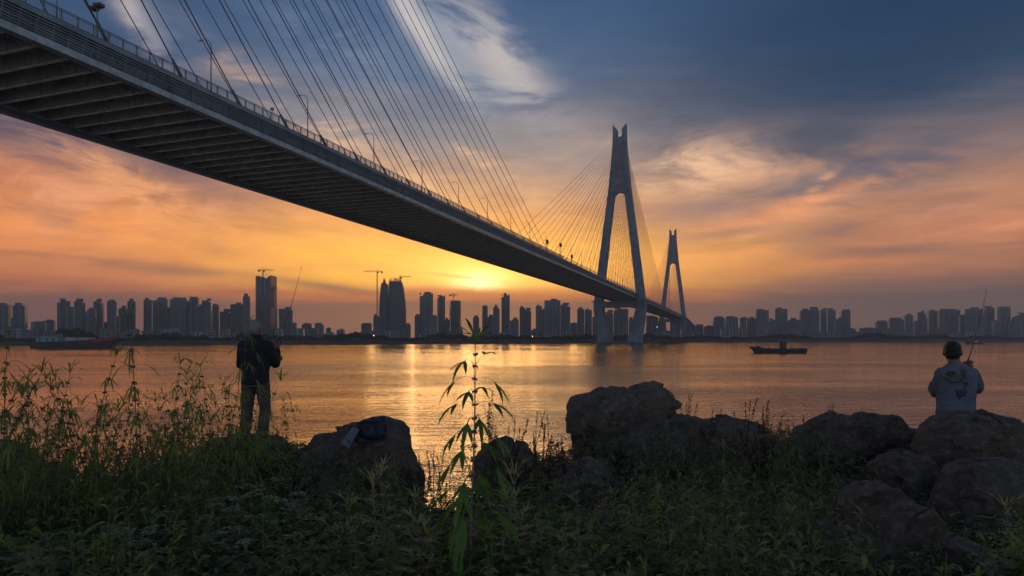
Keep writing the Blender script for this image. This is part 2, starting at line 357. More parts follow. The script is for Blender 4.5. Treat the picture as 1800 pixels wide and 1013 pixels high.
# longitudinal profiles as prisms along s
def longbox(mb, s0, s1, t0, t1, z0, z1, mi=0):
    mb.add([B(s0, t0, z0), B(s0, t1, z0), B(s0, t1, z1), B(s0, t0, z1), B(s1, t0, z0), B(s1, t1, z0), B(s1, t1, z1), B(s1, t0, z1)],
           [(0, 1, 2, 3), (7, 6, 5, 4), (0, 4, 5, 1), (1, 5, 6, 2), (2, 6, 7, 3), (3, 7, 4, 0)], mi)
SA, SE = -60.0, 1330.0
mb = MB(); longbox(mb, SA, SE, -16.6, 16.6, ZB + 3.15, ZB + 3.40, 0)
deck = bpart(mb, 'deck', [m_slab])
mb = MB(); longbox(mb, SA, SE, -15.5, 15.5, ZB + 3.404, ZB + 3.45); bpart(mb, 'roadway', m_asph, deck)
for sg in (-1, 1):
    mb = MB()                                   # edge beam / slab lip
    longbox(mb, SA, SE, sg * 16.604, sg * 17.05, ZB + 3.05, ZB + 3.75); longbox(mb, SA, SE, sg * 15.9, sg * 16.6, ZB + 3.41, ZB + 3.75)
    bpart(mb, 'edge_beam', m_gird, deck)
    mb = MB()                                   # main girder: web and bottom flange
    longbox(mb, SA, SE, sg * 15.55, sg * 15.62, ZB + 0.06, ZB + 3.146)
    longbox(mb, SA, SE, sg * 15.0, sg * 16.15, ZB, ZB + 0.056)
    s = SA
    while s < 900:
        longbox(mb, s, s + 0.05, sg * 15.625, sg * 16.05, ZB + 0.06, ZB + 3.1)
        s += 4.11
    bpart(mb, 'main_girder', m_gird, deck)
    mb = MB()                                   # fairing strip along the bottom edge
    longbox(mb, SA, SE, sg * 16.16, sg * 16.22, ZB - 0.02, ZB + 0.92)
    s = SA
    while s < 700:
        longbox(mb, s, s + 0.12, sg * 16.222, sg * 16.28, ZB + 0.0, ZB + 0.9); s += 4.11
    bpart(mb, 'fairing_strip', mat('fairing_paint', (0.34, 0.43, 0.46), 0.55, 0.25, 0.6), deck)
    mb = MB()
    for k, (zz0, tt) in enumerate([(1.15, 16.28), (1.45, 16.36), (1.8, 16.46), (2.1, 16.56), (2.42, 16.68), (2.74, 16.8)]):
        longbox(mb, SA, 1000, sg * (tt - 0.06), sg * (tt + 0.06), ZB + zz0, ZB + zz0 + 0.10 + 0.03 * (k % 3))
    s = SA
    while s < 700:
        mb.tube([B(s, sg * 16.2, ZB + 0.95), B(s, sg * 16.86, ZB + 3.0)], 0.06, 4); s += 2.055
    bpart(mb, 'service_pipes', m_gird, deck)
    mb = MB(); longbox(mb, SA, SE, sg * 13.7, sg * 14.1, ZB + 0.5, ZB + 0.75)   # inspection rail under the beams
    longbox(mb, SA, SE, sg * 12.9, sg * 13.0, ZB + 0.45, ZB + 0.55)
    bpart(mb, 'inspection_rail', m_gird, deck)
for t_ in (-7.5, 0, 7.5):
    mb = MB(); longbox(mb, SA, SE, t_ - 0.15, t_ + 0.15, ZB + 2.2, ZB + 3.146); bpart(mb, 'stringer', m_beam, deck)
def floor_beam(s):
    mb = MB()
    longbox(mb, s - 0.02, s + 0.02, -15.5, 15.5, ZB + 0.93, ZB + 3.14)
    for k in range(-10, 11):
        t_ = k * 1.47
        longbox(mb, s - 0.14, s - 0.022, t_ - 0.02, t_ + 0.02, ZB + 0.96, ZB + 3.1)
    longbox(mb, s - 0.26, s + 0.26, -15.5, 15.5, ZB + 0.87, ZB + 0.926, 1)
    return mb
s_list = []; s = 41.0
while s < SE: s_list.append(s); s += 4.11
for s in s_list[:100]: bpart(floor_beam(s), 'floor_beam', [m_beam, m_flange], deck)
mb = MB()
for s in s_list[100:]:
    longbox(mb, s - 0.02, s + 0.02, -15.5, 15.5, ZB + 0.93, ZB + 3.14); longbox(mb, s - 0.26, s + 0.26, -15.5, 15.5, ZB + 0.87, ZB + 0.926, 1)
tag(bpart(mb, 'floor_beams', [m_beam, m_flange], deck), kind='stuff')
# railing, near and far edges
for sg in (-1, 1):
    mb = MB(); z0 = ZB + 3.75; s = 20.0
    while s < 640:
        longbox(mb, s - 0.07, s + 0.07, sg * 16.72, sg * 16.86, z0, z0 + 1.62)
        if s < 330 and sg > 0:
            for k in range(1, 9):
                ss = s + k * 2.2 / 9; longbox(mb, ss - 0.02, ss + 0.02, sg * 16.77, sg * 16.81, z0 + 0.2, z0 + 1.35)
        s += 2.2
    for zz0, th in ((0.15, 0.06), (1.35, 0.06), (1.56, 0.1)):
        longbox(mb, SA, SE, sg * 16.74, sg * 16.84, z0 + zz0, z0 + zz0 + th)
    bpart(mb, 'railing', m_rail)
    mb = MB(); longbox(mb, SA, SE, sg * 12.6, sg * 12.9, ZB + 3.455, ZB + 4.3); bpart(mb, 'crash_barrier', m_conc_d, deck)

def loft(secs, depth_fn=None):
    """secs: (z_outer, z_inner, t_outer, t_inner, half_depth) chamfered box rings along a leg; mirrored by caller"""
    return secs
def leg_mesh(secs, sg, s_c, ch=0.5):
    mb = MB(); rings = []
    for zo, zi, to, ti, hd in secs:
        c = ch
        ring = []
        for (t_, dsn) in ((to, -hd + c), (to, hd - c), (to - c, hd), (ti + c, hd), (ti, hd - c), (ti, -hd + c), (ti + c, -hd), (to - c, -hd)):
            f_ = (t_ - ti) / (to - ti); ring.append(B(s_c + dsn, sg * t_, zi + (zo - zi) * f_))
        rings.append(ring)
    vs = [p for r in rings for p in r]; n = 8; fs = []
    for i in range(len(rings) - 1):
        for k in range(n): fs.append((i * n + k, i * n + (k + 1) % n, (i + 1) * n + (k + 1) % n, (i + 1) * n + k))
    fs += [tuple(range(n)), tuple((len(rings) - 1) * n + k for k in range(n))]
    mb.add(vs, fs); return mb
UP = [(41.6, 41.6, 24.6, 16.4, 5.2), (101.6, 101.6, 17.0, 10.0, 4.6), (138, 138, 12.2, 5.6, 4.3), (150, 150, 10.7, 4.6, 4.2), (175, 175, 8.2, 3.3, 4.1), (192, 192, 6.8, 2.5, 4.0), (203, 203, 6.5, 2.3, 3.9), (211.5, 206.6, 6.4, 2.2, 3.8)]
LO = [(-3, -3, 21.4, 7.0, 7.0), (4, 4, 21.2, 7.4, 6.8), (33, 33, 25.0, 15.6, 5.6), (41.0, 41.0, 25.2, 16.0, 5.4)]
def tower(s_c, lettering):
    tw = bpart(MB_cap(s_c), 'pylon', m_conc_d)
    for sg in (-1, 1):
        bpart(leg_mesh(UP, sg, s_c), 'upper_leg', m_conc, tw)
        bpart(leg_mesh(LO, sg, s_c, 0.9), 'lower_leg', m_conc, tw)
        mb = MB(); mb.box(-1, 1, -1, 1, -1, 1); mb.v = [tuple(B(s_c + p[1] * 6.4, sg * 20.8 + p[0] * 6.2, 41.3 + p[2] * 0.3)) for p in mb.v]
        bpart(mb, 'ledge', m_conc, tw)
    # head plate with arched lower edge
    pts = []; zc, a = 138.0, 5.9
    for k in range(13):
        th = math.pi * k / 12; pts.append((math.cos(th) * a, zc + math.sin(th) * 8.5))
    top = [(-5.0, 150), (-3.4, 175), (-2.6, 192), (-2.4, 201.2), (-1.6, 199.9), (0, 199.5), (1.6, 199.9), (2.4, 201.2), (2.6, 192), (3.4, 175), (5.0, 150)]
    mb = MB()
    allp = pts + top; n = len(allp)
    mb.prism(allp, lambda u, v, w: B(s_c + w, u, v), -3.1, 3.1)
    o = bpart(mb, 'head_panel', m_conc, tw)
    bm = bmesh.new(); bm.from_mesh(o.data); bmesh.ops.triangulate(bm, faces=[f for f in bm.faces if len(f.verts) > 4]); bm.to_mesh(o.data); bm.free()
    mb = MB(); longbox(mb, s_c - 4.6, s_c + 4.6, -16.2, 16.2, 35.2, 41.0); bpart(mb, 'crossbeam', m_conc, tw)
    if lettering:
        for k, chs in enumerate('二七长江大桥'):
            cu = bpy.data.curves.new('lettering', 'FONT'); cu.body = chs; cu.size = 4.6; cu.extrude = 0.12; cu.align_x = 'CENTER'; cu.align_y = 'CENTER'; cu.offset = 0.07
            to = bpy.data.objects.new('lettering', cu); COL.objects.link(to)
            dg = bpy.context.evaluated_depsgraph_get(); me = bpy.data.meshes.new_from_object(to.evaluated_get(dg)); bpy.data.objects.remove(to)
            off = B(616, 0, 0); zc_ = 193.5 - k * 8.3
            for v in me.vertices:
                x, y, z = v.co; p = B(s_c - 3.3 - z, x, zc_ + y); v.co = (p.x - off.x, p.y - off.y, p.z)
            me.name = 'lettering'; me.materials.clear(); link('lettering', me, m_red, tw)
    for sg in (-1, 1):      # small mast on each prong
        mb = MB(); mb.tube([B(s_c, sg * 6.0, 210.5), B(s_c, sg * 6.0, 214.0)], 0.12, 5); bpart(mb, 'mast', m_conc_d, tw)
    return tw
def MB_cap(s_c):
    mb = MB()
    pts = [(-27, -10), (-23, -15), (23, -15), (27, -10), (27, 10), (23, 15), (-23, 15), (-27, 10)]
    mb.prism(pts, lambda u, v, w: B(s_c + v, u, w), -4, 1.6)
    return mb
for s_c, let in ((616, True), (1232, False), (0, False)): tower(s_c, let)

# stay cables
def half_out(z): return float(np.interp(z, [101.6, 138, 150, 175, 192, 203], [17.0, 12.2, 10.7, 8.2, 6.8, 6.5]))
def cable(mb, tw_s, dirn, i, sg):
    sa = tw_s + dirn * (22.3 + 12.85 * i); zt = 150.0 + 2.2 * i
    a = B(sa, sg * 15.9, ZB + 3.7); b = B(tw_s + dirn * 3.5, sg * (half_out(zt) - 2.6), zt)
    d = (b - a); L = d.length; mid = a + d * 0.5 - Vector((0, 0, L * L * 0.00001))
    q = lambda f: a + d * f - Vector((0, 0, L * L * 0.00001 * (1 - (2 * f - 1) ** 2)))
    mb.tube([q(f) for f in (0, 0.25, 0.5, 0.75, 1)], 0.105, 6)
    mb.tube([a, a + d.normalized() * 3.6], [0.30, 0.22], 8)
rest = MB(); cnt = 0
for (tw_s, dirn) in ((0, 1), (616, -1), (616, 1), (1232, -1), (1232, 1)):
    for i in range(23):
        for sg in (1, -1):
            if tw_s == 1232 and dirn == 1 and i > 9: continue
            if (tw_s, dirn) in ((0, 1), (616, -1)):
                mb = MB(); cable(mb, tw_s, dirn, i, sg); bpart(mb, 'stay_cable', m_cable, smooth=True); cnt += 1
            else: cable(rest, tw_s, dirn, i, sg)
tag(bpart(rest, 'stay_cables', m_cable, smooth=True), kind='stuff')
# side span and approach beyond the last pylon
mb = MB()
def zprof(s): return 0.0 if s < 1380 else -((s - 1380) / 1200.0) * 38.0
prev = 1330.0
while prev < 2500:
    nx = prev + 30; z1, z2 = ZB + zprof(prev), ZB + zprof(nx)
    v = []
    for ss, zb in ((prev, z1), (nx, z2)):
        v += [B(ss, -13, zb + 0.6), B(ss, 13, zb + 0.6), B(ss, 16.6, zb + 2.6), B(ss, 16.6, zb + 4.6), B(ss, -16.6, zb + 4.6), B(ss, -16.6, zb + 2.6)]
    mb.add(v, [(k, (k + 1) % 6, (k + 1) % 6 + 6, k + 6) for k in range(6)]); prev = nx
bpart(mb, 'approach_deck', m_conc)
s = 1290
while s < 2350:
    mb = MB(); zt = ZB + zprof(s) + (0.56 if s > 1330 else -0.05)
    longbox(mb, s - 1.4, s + 1.4, -10, -4, -2, zt - 1.8); longbox(mb, s - 1.4, s + 1.4, 4, 10, -2, zt - 1.8); longbox(mb, s - 1.6, s + 1.6, -13, 13, zt - 1.8, zt)
    bpart(mb, 'pier', m_conc); s += 58

# street lamps on the bridge
def lamp():
    r = empty('street_lamp')
    mb = MB(); mb.tube([(0, 0, 0), (0, 0, 4), (0, 0, 9.0), (-0.15, 0, 9.7), (-0.6, 0, 10.25), (-1.3, 0, 10.45), (-2.0, 0, 10.45)], [0.13, 0.11, 0.08, 0.07, 0.06, 0.05, 0.05], 6); mb.build('pole', m_lamp, r, True)
    mb = MB(); mb.add([(-1.9, -0.12, 10.4), (-1.9, 0.12, 10.4), (-2.75, 0.1, 10.36), (-2.75, -0.1, 10.36), (-1.9, -0.10, 10.55), (-1.9, 0.10, 10.55), (-2.75, 0.06, 10.44), (-2.75, -0.06, 10.44)],
                      [(0, 1, 2, 3), (7, 6, 5, 4), (0, 4, 5, 1), (1, 5, 6, 2), (2, 6, 7, 3), (3, 7, 4, 0)]); mb.build('lamp_head', m_lamp, r)
    mb = MB(); mb.box(-0.2, 0.2, -0.2, 0.2, 0, 0.5); mb.build('base', m_lamp, r)
    return r
ordw = ['first', 'second', 'third', 'fourth', 'fifth', 'sixth', 'seventh', 'eighth', 'ninth', 'tenth', 'eleventh', 'twelfth', 'thirteenth', 'fourteenth', 'fifteenth', 'sixteenth', 'seventeenth', 'eighteenth', 'nineteenth', 'twentieth', 'twenty-first', 'twenty-second', 'twenty-third', 'twenty-fourth', 'twenty-fifth']
l0 = lamp(); rotL = math.atan2(EV.y, EV.x)
for i in range(22):
    o = l0 if i == 0 else copy_tree(l0)
    s = 66.9 + 26.2 * i
    o.location = B(s, 14.9, ZB + 3.45); o.rotation_euler = (0, 0, rotL)
    tag(o, 'curved-arm street lamp on the bridge deck, %s counted from the left edge of the photo' % ordw[i], 'street lamp', 'street lamps along the bridge railing')
# traffic camera mast and small sensor mast
r = empty('camera_mast', B(72.3, 15.2, ZB + 3.45), (0, 0, rotL), 'short mast with two grey floodlight boxes at the bridge railing, upper left', 'mast')
mb = MB(); mb.tube([(0, 0, 0), (0, 0, 5.4)], [0.14, 0.1], 6); mb.tube([(-1.1, 0, 5.0), (1.1, 0, 5.5)], 0.06, 5); mb.build('pole', m_lamp, r)
for x in (-0.9, 0.15):
    mb = MB(); mb.box(x - 0.1, x + 0.85, -0.4, 0.4, 5.3 + x * 0.22, 5.75 + x * 0.22); mb.tube([(x + 0.2, -0.4, 5.5 + x * 0.22), (x + 0.2, -0.7, 5.4 + x * 0.22)], [0.2, 0.26], 8); mb.build('floodlight', m_conc_d, r)
r = empty('sensor_mast', B(108.2, 15.2, ZB + 3.45), (0, 0, rotL), 'thin short mast with small grey sensor box between two lamps', 'mast')
mb = MB(); mb.tube([(0, 0, 0), (0, 0, 3.6)], 0.06, 5); mb.build('pole', m_lamp, r)
mb = MB(); mb.box(-0.5, 0.2, -0.15, 0.15, 3.3, 3.75); mb.build('sensor_box', m_lamp, r)
for i, (yy, hh) in enumerate([(304, 7), (330, 9), (355, 6)]):
    r = empty('signal_mast', B(yy, 15.2, ZB + 3.45), (0, 0, rotL), ['small traffic signal mast on the deck, farthest left of three', 'small traffic signal mast on the deck, middle one of three', 'small traffic signal mast on the deck, nearest the big pylon'][i], 'mast', 'signal masts before the big pylon')
    mb = MB(); mb.tube([(0, 0, 0), (0, 0, hh)], 0.12, 5); mb.build('pole', m_lamp, r)
    mb = MB(); mb.box(-0.6, 0.6, -0.3, 0.3, hh - 2.2, hh - 0.2); mb.build('signal_box', m_conc_d, r)
# ------------------------------------------------------------------ skyline
def facade(name, wall, glass, floor_h=3.1, bay=3.4):
    m = bpy.data.materials.new(name); m.use_nodes = True; nt = m.node_tree; nt.nodes.clear(); K = NT(nt)
    b = K.n('ShaderNodeBsdfPrincipled'); out = K.n('ShaderNodeOutputMaterial')
    t = K.n('ShaderNodeTexCoord'); sp = K.n('ShaderNodeSeparateXYZ'); nt.links.new(t.outputs['Object'], sp.inputs[0])
    fx = K.m('FRACT', K.m('DIVIDE', K.m('ADD', sp.outputs[0], sp.outputs[1]), bay)); fz = K.m('FRACT', K.m('DIVIDE', sp.outputs[2], floor_h))
    wx = K.m('MULTIPLY', K.m('GREATER_THAN', fx, 0.28), K.m('LESS_THAN', fx, 0.8)); wz = K.m('MULTIPLY', K.m('GREATER_THAN', fz, 0.3), K.m('LESS_THAN', fz, 0.82))
    w = K.m('MULTIPLY', wx, wz)
    g = K.noise(t.outputs['Object'], 0.03, 3, 0.5)
    c = K.mix(K.rng(g, 0.3, 0.7), tuple(x * 0.75 for x in wall) + (1,), tuple(x * 1.2 for x in wall) + (1,))
    K.set(b.inputs['Base Color'], K.mix(w, c, glass + (1,)))
    K.set(b.inputs['Roughness'], K.rng(w, 0, 1, 0.85, 0.25)); nt.links.new(b.outputs[0], out.inputs[0]); return m
FAC = [facade('facade_grey', (0.22, 0.26, 0.27), (0.03, 0.04, 0.05)), facade('facade_blue', (0.15, 0.20, 0.23), (0.03, 0.045, 0.06), 3.3, 2.6),
       facade('facade_tan', (0.26, 0.26, 0.25), (0.035, 0.04, 0.045), 3.0, 4.2), facade('facade_pale', (0.42, 0.42, 0.40), (0.06, 0.07, 0.08), 3.2, 3.6)]
m_roof = mat('roof_concrete', (0.16, 0.16, 0.17), 0.9, 0.2, 0.1)
m_bglass = mat('tower_glass', (0.05, 0.07, 0.085), 0.2, 0.2, 0.05)
m_steel = mat('crane_steel', (0.16, 0.12, 0.10), 0.6, 0.1, 1)
def tall_building(px0, px1, py, Yd, label, group=None, style=None, cat='high-rise'):
    a, b = W(px0, py, Yd), W(px1, py, Yd); w = b.x - a.x; h = a.z - 4.2; dep = max(14, min(30, w * random.uniform(0.7, 1.1)))
    yaw = random.uniform(-0.06, 0.06) + math.atan2(-(a.x + b.x) / 2, Yd) * 0.7
    st = style if style is not None else random.choice([0, 0, 1, 1, 2])
    r = empty('apartment_tower' if h > 30 else 'low_building', ((a.x + b.x) / 2, Yd + dep / 2, 4.2), (0, 0, yaw), label, cat, group)
    hw = w / 2 * 0.97
    mb = MB(); kind = random.random() if w > 9 else 1.0
    top = h
    if kind < 0.35:   # stepped shoulders
        k = random.choice([-1, 1]); mb.box(-hw, hw, -dep / 2, dep / 2, 0, h * 0.955); mb.box(-hw + (0.25 * w if k > 0 else 0), hw - (0.25 * w if k < 0 else 0), -dep / 2 + 0.8, dep / 2 - 0.8, h * 0.955 + 0.01, h); top = h
    else: mb.box(-hw, hw, -dep / 2, dep / 2, 0, h)
    mb.build('wall', FAC[st], r)
    # projecting bays give the vertical striping of these towers
    nb = max(2, int(w / random.uniform(4.5, 8)));
    mb = MB()
    for k in range(nb):
        x = -hw + (k + 0.5) * 2 * hw / nb; bw = hw / nb * random.uniform(0.3, 0.65)
        mb.box(x - bw, x + bw, -dep / 2 - random.uniform(0.8, 1.8), -dep / 2 - 0.01, 0, h * random.choice([0.93, 0.95, 0.97]) if h > 30 else h * 0.93)
    mb.build('bay', FAC[(st + 1) % 3], r)
    mb = MB(); rw = hw * random.uniform(0.35, 0.8); xo = random.uniform(-1, 1) * (hw - rw) * 0.7
    mb.box(xo - rw, xo + rw, -dep * 0.3, dep * 0.3, top + 0.01, top + random.uniform(2.0, 4.0) * (1 if h > 30 else 0.4))
    if h > 60 and random.random() < 0.5: mb.box(-hw * 0.98, -hw * 0.8, -dep / 2, dep / 2, top + 0.01, top + 1.8); mb.box(hw * 0.8, hw * 0.98, -dep / 2, dep / 2, top + 0.01, top + 1.8)
    mb.build('roof', m_roof, r)
    return r
def sect(lst, Yr, phrase, frm):
    for i, (a, b, y) in enumerate(lst):
        w = b - a; shape = 'slim' if w < 12 else ('broad' if w > 22 else 'boxy'); ht = 'tallest' if y < 522 else 'tall' if y < 548 else 'mid-height' if y < 562 else 'short'
        tall_building(a, b, y, random.uniform(*Yr), '%s %s grey tower block, %s %s' % (ht, shape, ordw[i], frm), phrase)
sect([(-30, 3, 535), (7, 20, 561), (19, 37, 537), (51, 71, 566), (72, 88, 563), (97, 115, 529), (115, 124, 543), (127, 140, 529), (140, 147, 550), (149, 161, 544), (161, 174, 530), (174, 184, 567), (184, 197, 530), (197, 204, 558), (205, 217, 542), (217, 222, 546), (221, 230, 529)],
     (760, 900), 'tower blocks at the left end of the skyline', 'from the left edge of the skyline')
sect([(249, 262, 527), (262, 288, 526), (288, 295, 543), (294, 321, 526), (321, 330, 533), (330, 345, 525), (345, 352, 538), (352, 367, 528), (367, 382, 537), (384, 403, 548), (403, 424, 535), (424, 435, 521)],
     (820, 960), 'dense tower blocks left of the notched tower', 'in the dense row left of the notched tower')
sect([(476, 486, 540), (488, 512, 543), (512, 519, 569), (529, 546, 569), (551, 567, 569), (572, 580, 577), (634, 652, 569), (655, 665, 556)],
     (900, 1150), 'blocks between the notched tower and the twin towers', 'right of the notched skyscraper')
sect([(711, 721, 569), (728, 737, 555), (736, 760, 517), (760, 768, 556), (768, 782, 521), (781, 790, 562), (831, 842, 558), (847, 857, 539), (857, 867, 557), (867, 878, 540), (881, 896, 519), (896, 912, 562), (913, 923, 541), (923, 934, 545)],
     (950, 1150), 'blocks between the twin towers and the sun', 'right of the curved twin towers')
sect([(942, 953, 538), (953, 958, 545), (957, 986, 528), (986, 1003, 536), (1003, 1015, 568), (1015, 1028, 543), (1028, 1041, 545), (1042, 1050, 557), (1066, 1080, 548), (1080, 1106, 543), (1106, 1115, 560), (1137, 1158, 557), (1158, 1172, 565), (1204, 1213, 566)],
     (1000, 1250), 'blocks behind the foot of the big pylon', 'from where the deck crosses the skyline')
sect([(1224, 1238, 571), (1240, 1255, 573), (1256, 1275, 559), (1278, 1299, 558), (1302, 1316, 559), (1316, 1333, 560), (1333, 1354, 545), (1354, 1364, 562), (1366, 1386, 543), (1387, 1410, 562), (1410, 1427, 546), (1427, 1443, 543), (1445, 1457, 544), (1458, 1471, 545), (1472, 1484, 561), (1483, 1497, 547), (1498, 1506, 578)],
     (1150, 1400), 'blocks behind the small boat', 'right of the far pylon behind the small boat')
sect([(1520, 1546, 577), (1547, 1570, 566), (1570, 1592, 562), (1595, 1607, 554), (1611, 1618, 566), (1618, 1630, 549), (1630, 1637, 562), (1638, 1655, 547), (1655, 1668, 546), (1668, 1691, 546), (1691, 1705, 556), (1706, 1730, 543), (1730, 1737, 558), (1736, 1751, 541), (1751, 1763, 566), (1763, 1779, 541), (1779, 1786, 567), (1786, 1800, 558), (1800, 1826, 552)],
     (1150, 1400), 'blocks at the right end of the skyline', 'after the gap at the right end')
# low clutter behind the bank
zc = [0, 0, 0]
for i in range(70):
    px = -20 + i * 26.5 + random.uniform(-9, 9)
    if 1035 < px < 1140: continue
    w = random.uniform(9, 22)
    z_ = 0 if px < 640 else 1 if px < 1035 else 2; zc[z_] += 1; o_ = zc[z_] - 1
    lb_ = 'small low shore building %s, %s counting rightwards' % (['left of the twin towers', 'between twin towers and big pylon', 'right of the big pylon'][z_], ordw[o_] if o_ < 25 else 'twenty-' + ordw[o_ - 20])
    tall_building(px, px + w, random.uniform(577, 587), shoreY(px) + random.uniform(110, 240), lb_, 'low buildings along the far bank', random.choice([2, 3, 0]), 'building')

# notched skyscraper (pixels 449-476)
Yd = 900; a = W(449.5, 484, Yd); b = W(476, 484, Yd); w = b.x - a.x; cxn = (a.x + b.x) / 2
r = empty('notched_skyscraper', (cxn, Yd + 12, 4.2), label='glass skyscraper with V notched crown under a tower crane', cat='skyscraper')
zt = lambda py: W(0, py, Yd).z - 4.2
mb = MB(); x0, x1 = -w / 2, w / 2
pl = [(x0, 0), (x0 + w * 0.28, 0), (x0 + w * 0.40, zt(493)), (x0 + w * 0.2, zt(485)), (x0, zt(485))]
mb.prism([(x0, 0), (x0 + w * 0.42, 0), (x0 + w * 0.40, zt(496)), (x0 + w * 0.34, zt(494)), (x0 + w * 0.21, zt(485.5)), (x0, zt(484.5))], lambda u, v, ww: (u, ww, v), -11, 11)
mb.build('left_wing', FAC[1], r)
mb = MB(); mb.prism([(x0 + w * 0.45, 0), (x1, 0), (x1, zt(484)), (x0 + w * 0.45, zt(495))], lambda u, v, ww: (u, ww, v), -13, 11); mb.build('right_wing', m_bglass, r)
mb = MB(); mb.box(x0 + w * 0.42 + 0.02, x0 + w * 0.45 - 0.02, -10, 10, 0, zt(498)); mb.build('core', m_conc_d, r)
mb = MB()
for k in range(11): mb.box(x0 + w * 0.58, x0 + w * 0.66, -13.4, -13.02, zt(517) + k * 1.9, zt(517) + k * 1.9 + 1.0)
mb.build('sky_lobby_windows', FAC[3], r)
mb = MB()
for k in range(34): mb.box(x0 + w * 0.46, x1 - 0.3, -13.25, -13.01, 6 + k * 2.75, 6.25 + k * 2.75)
mb.build('floor_edge', FAC[0], r)
mb = MB(); mb.box(x0 - 0.2, x0 + w * 0.1, -12.1, -11.01, 0, zt(488)); mb.build('corner_fin', FAC[2], r)

def crane(px, pyb, pyt, xl, xr, Yd, label, tip=0):
    base = W(px, pyb, Yd); h = W(px, pyt, Yd).z - base.z; k = Yd / F
    r = empty('tower_crane', base, (0, 0, 0), label, 'crane', 'tower cranes over the skyline')
    mb = MB(); g = 0.75
    for dx in (-g, g):
        for dy in (-g, g): mb.tube([(dx, dy, 0), (dx, dy, h)], 0.16, 4)
    n = max(2, int(h / 3))
    for i in range(n):
        z0 = h * i / n; z1 = h * (i + 1) / n; s = 1 if i % 2 else -1
        mb.tube([(-g * s, -g, z0), (g * s, -g, z1)], 0.12, 4)
        mb.tube([(-g * s, g, z0), (g * s, g, z1)], 0.12, 4)
    mb.build('mast', m_steel, r)
    mb = MB(); L0, L1 = xl * k, xr * k
    mb.tube([(L0, 0, h + 0.2), (L1, 0, h + 0.2 + tip)], 0.28, 4); mb.tube([(L0, 0, h + 1.4), (0, 0, h + 1.8), (L1 * 0.96, 0, h + 0.7 + tip)], 0.18, 4)
    nn = 16
    for i in range(nn):
        xa = L0 + (L1 - L0) * i / nn; xb = L0 + (L1 - L0) * (i + 0.5) / nn; xc = L0 + (L1 - L0) * (i + 1) / nn
        mb.tube([(xa, 0, h + 0.2), (xb, 0, h + 1.3), (xc, 0, h + 0.2)], 0.09, 3)
    mb.build('jib', m_steel, r)
    mb = MB(); sgn = -1 if abs(L0) < abs(L1) else 1; xe = L0 if sgn < 0 else L1
    mb.box(min(xe, xe - sgn * 3.0), max(xe, xe - sgn * 3.0), -0.8, 0.8, h - 1.8, h - 0.02); mb.build('counterweight', m_conc_d, r)
    mb = MB(); mb.box(0.8, 2.4, -0.8, 0.8, h - 2.2, h - 0.1); mb.build('cab', m_conc_d, r)
    mb = MB(); mb.tube([(0, 0, h), (0, 0, h + 3.6)], 0.25, 4); mb.tube([(0, 0, h + 3.6), (L0 * 0.8, 0, h + 1.2)], 0.06, 3); mb.tube([(0, 0, h + 3.6), (L1 * 0.7, 0, h + 0.8)], 0.06, 3); mb.build('apex', m_steel, r)
crane(462, 492, 475.5, -8.5, 20, 905, 'tower crane standing in the notch of the glass skyscraper')
crane(480, 542, 507.5, -6, 8, 906, 'short jib crane on the block right of the notched tower')
crane(663, 592, 478, -24, 10, 985, 'tall freestanding tower crane left of the curved twin towers')
crane(704, 503, 487.5, -2, 18, 1002, 'crane on top of the right curved tower', 0.5)
crane(797, 527, 519, -7, 8, 1002, 'small crane on the unfinished slab tower')

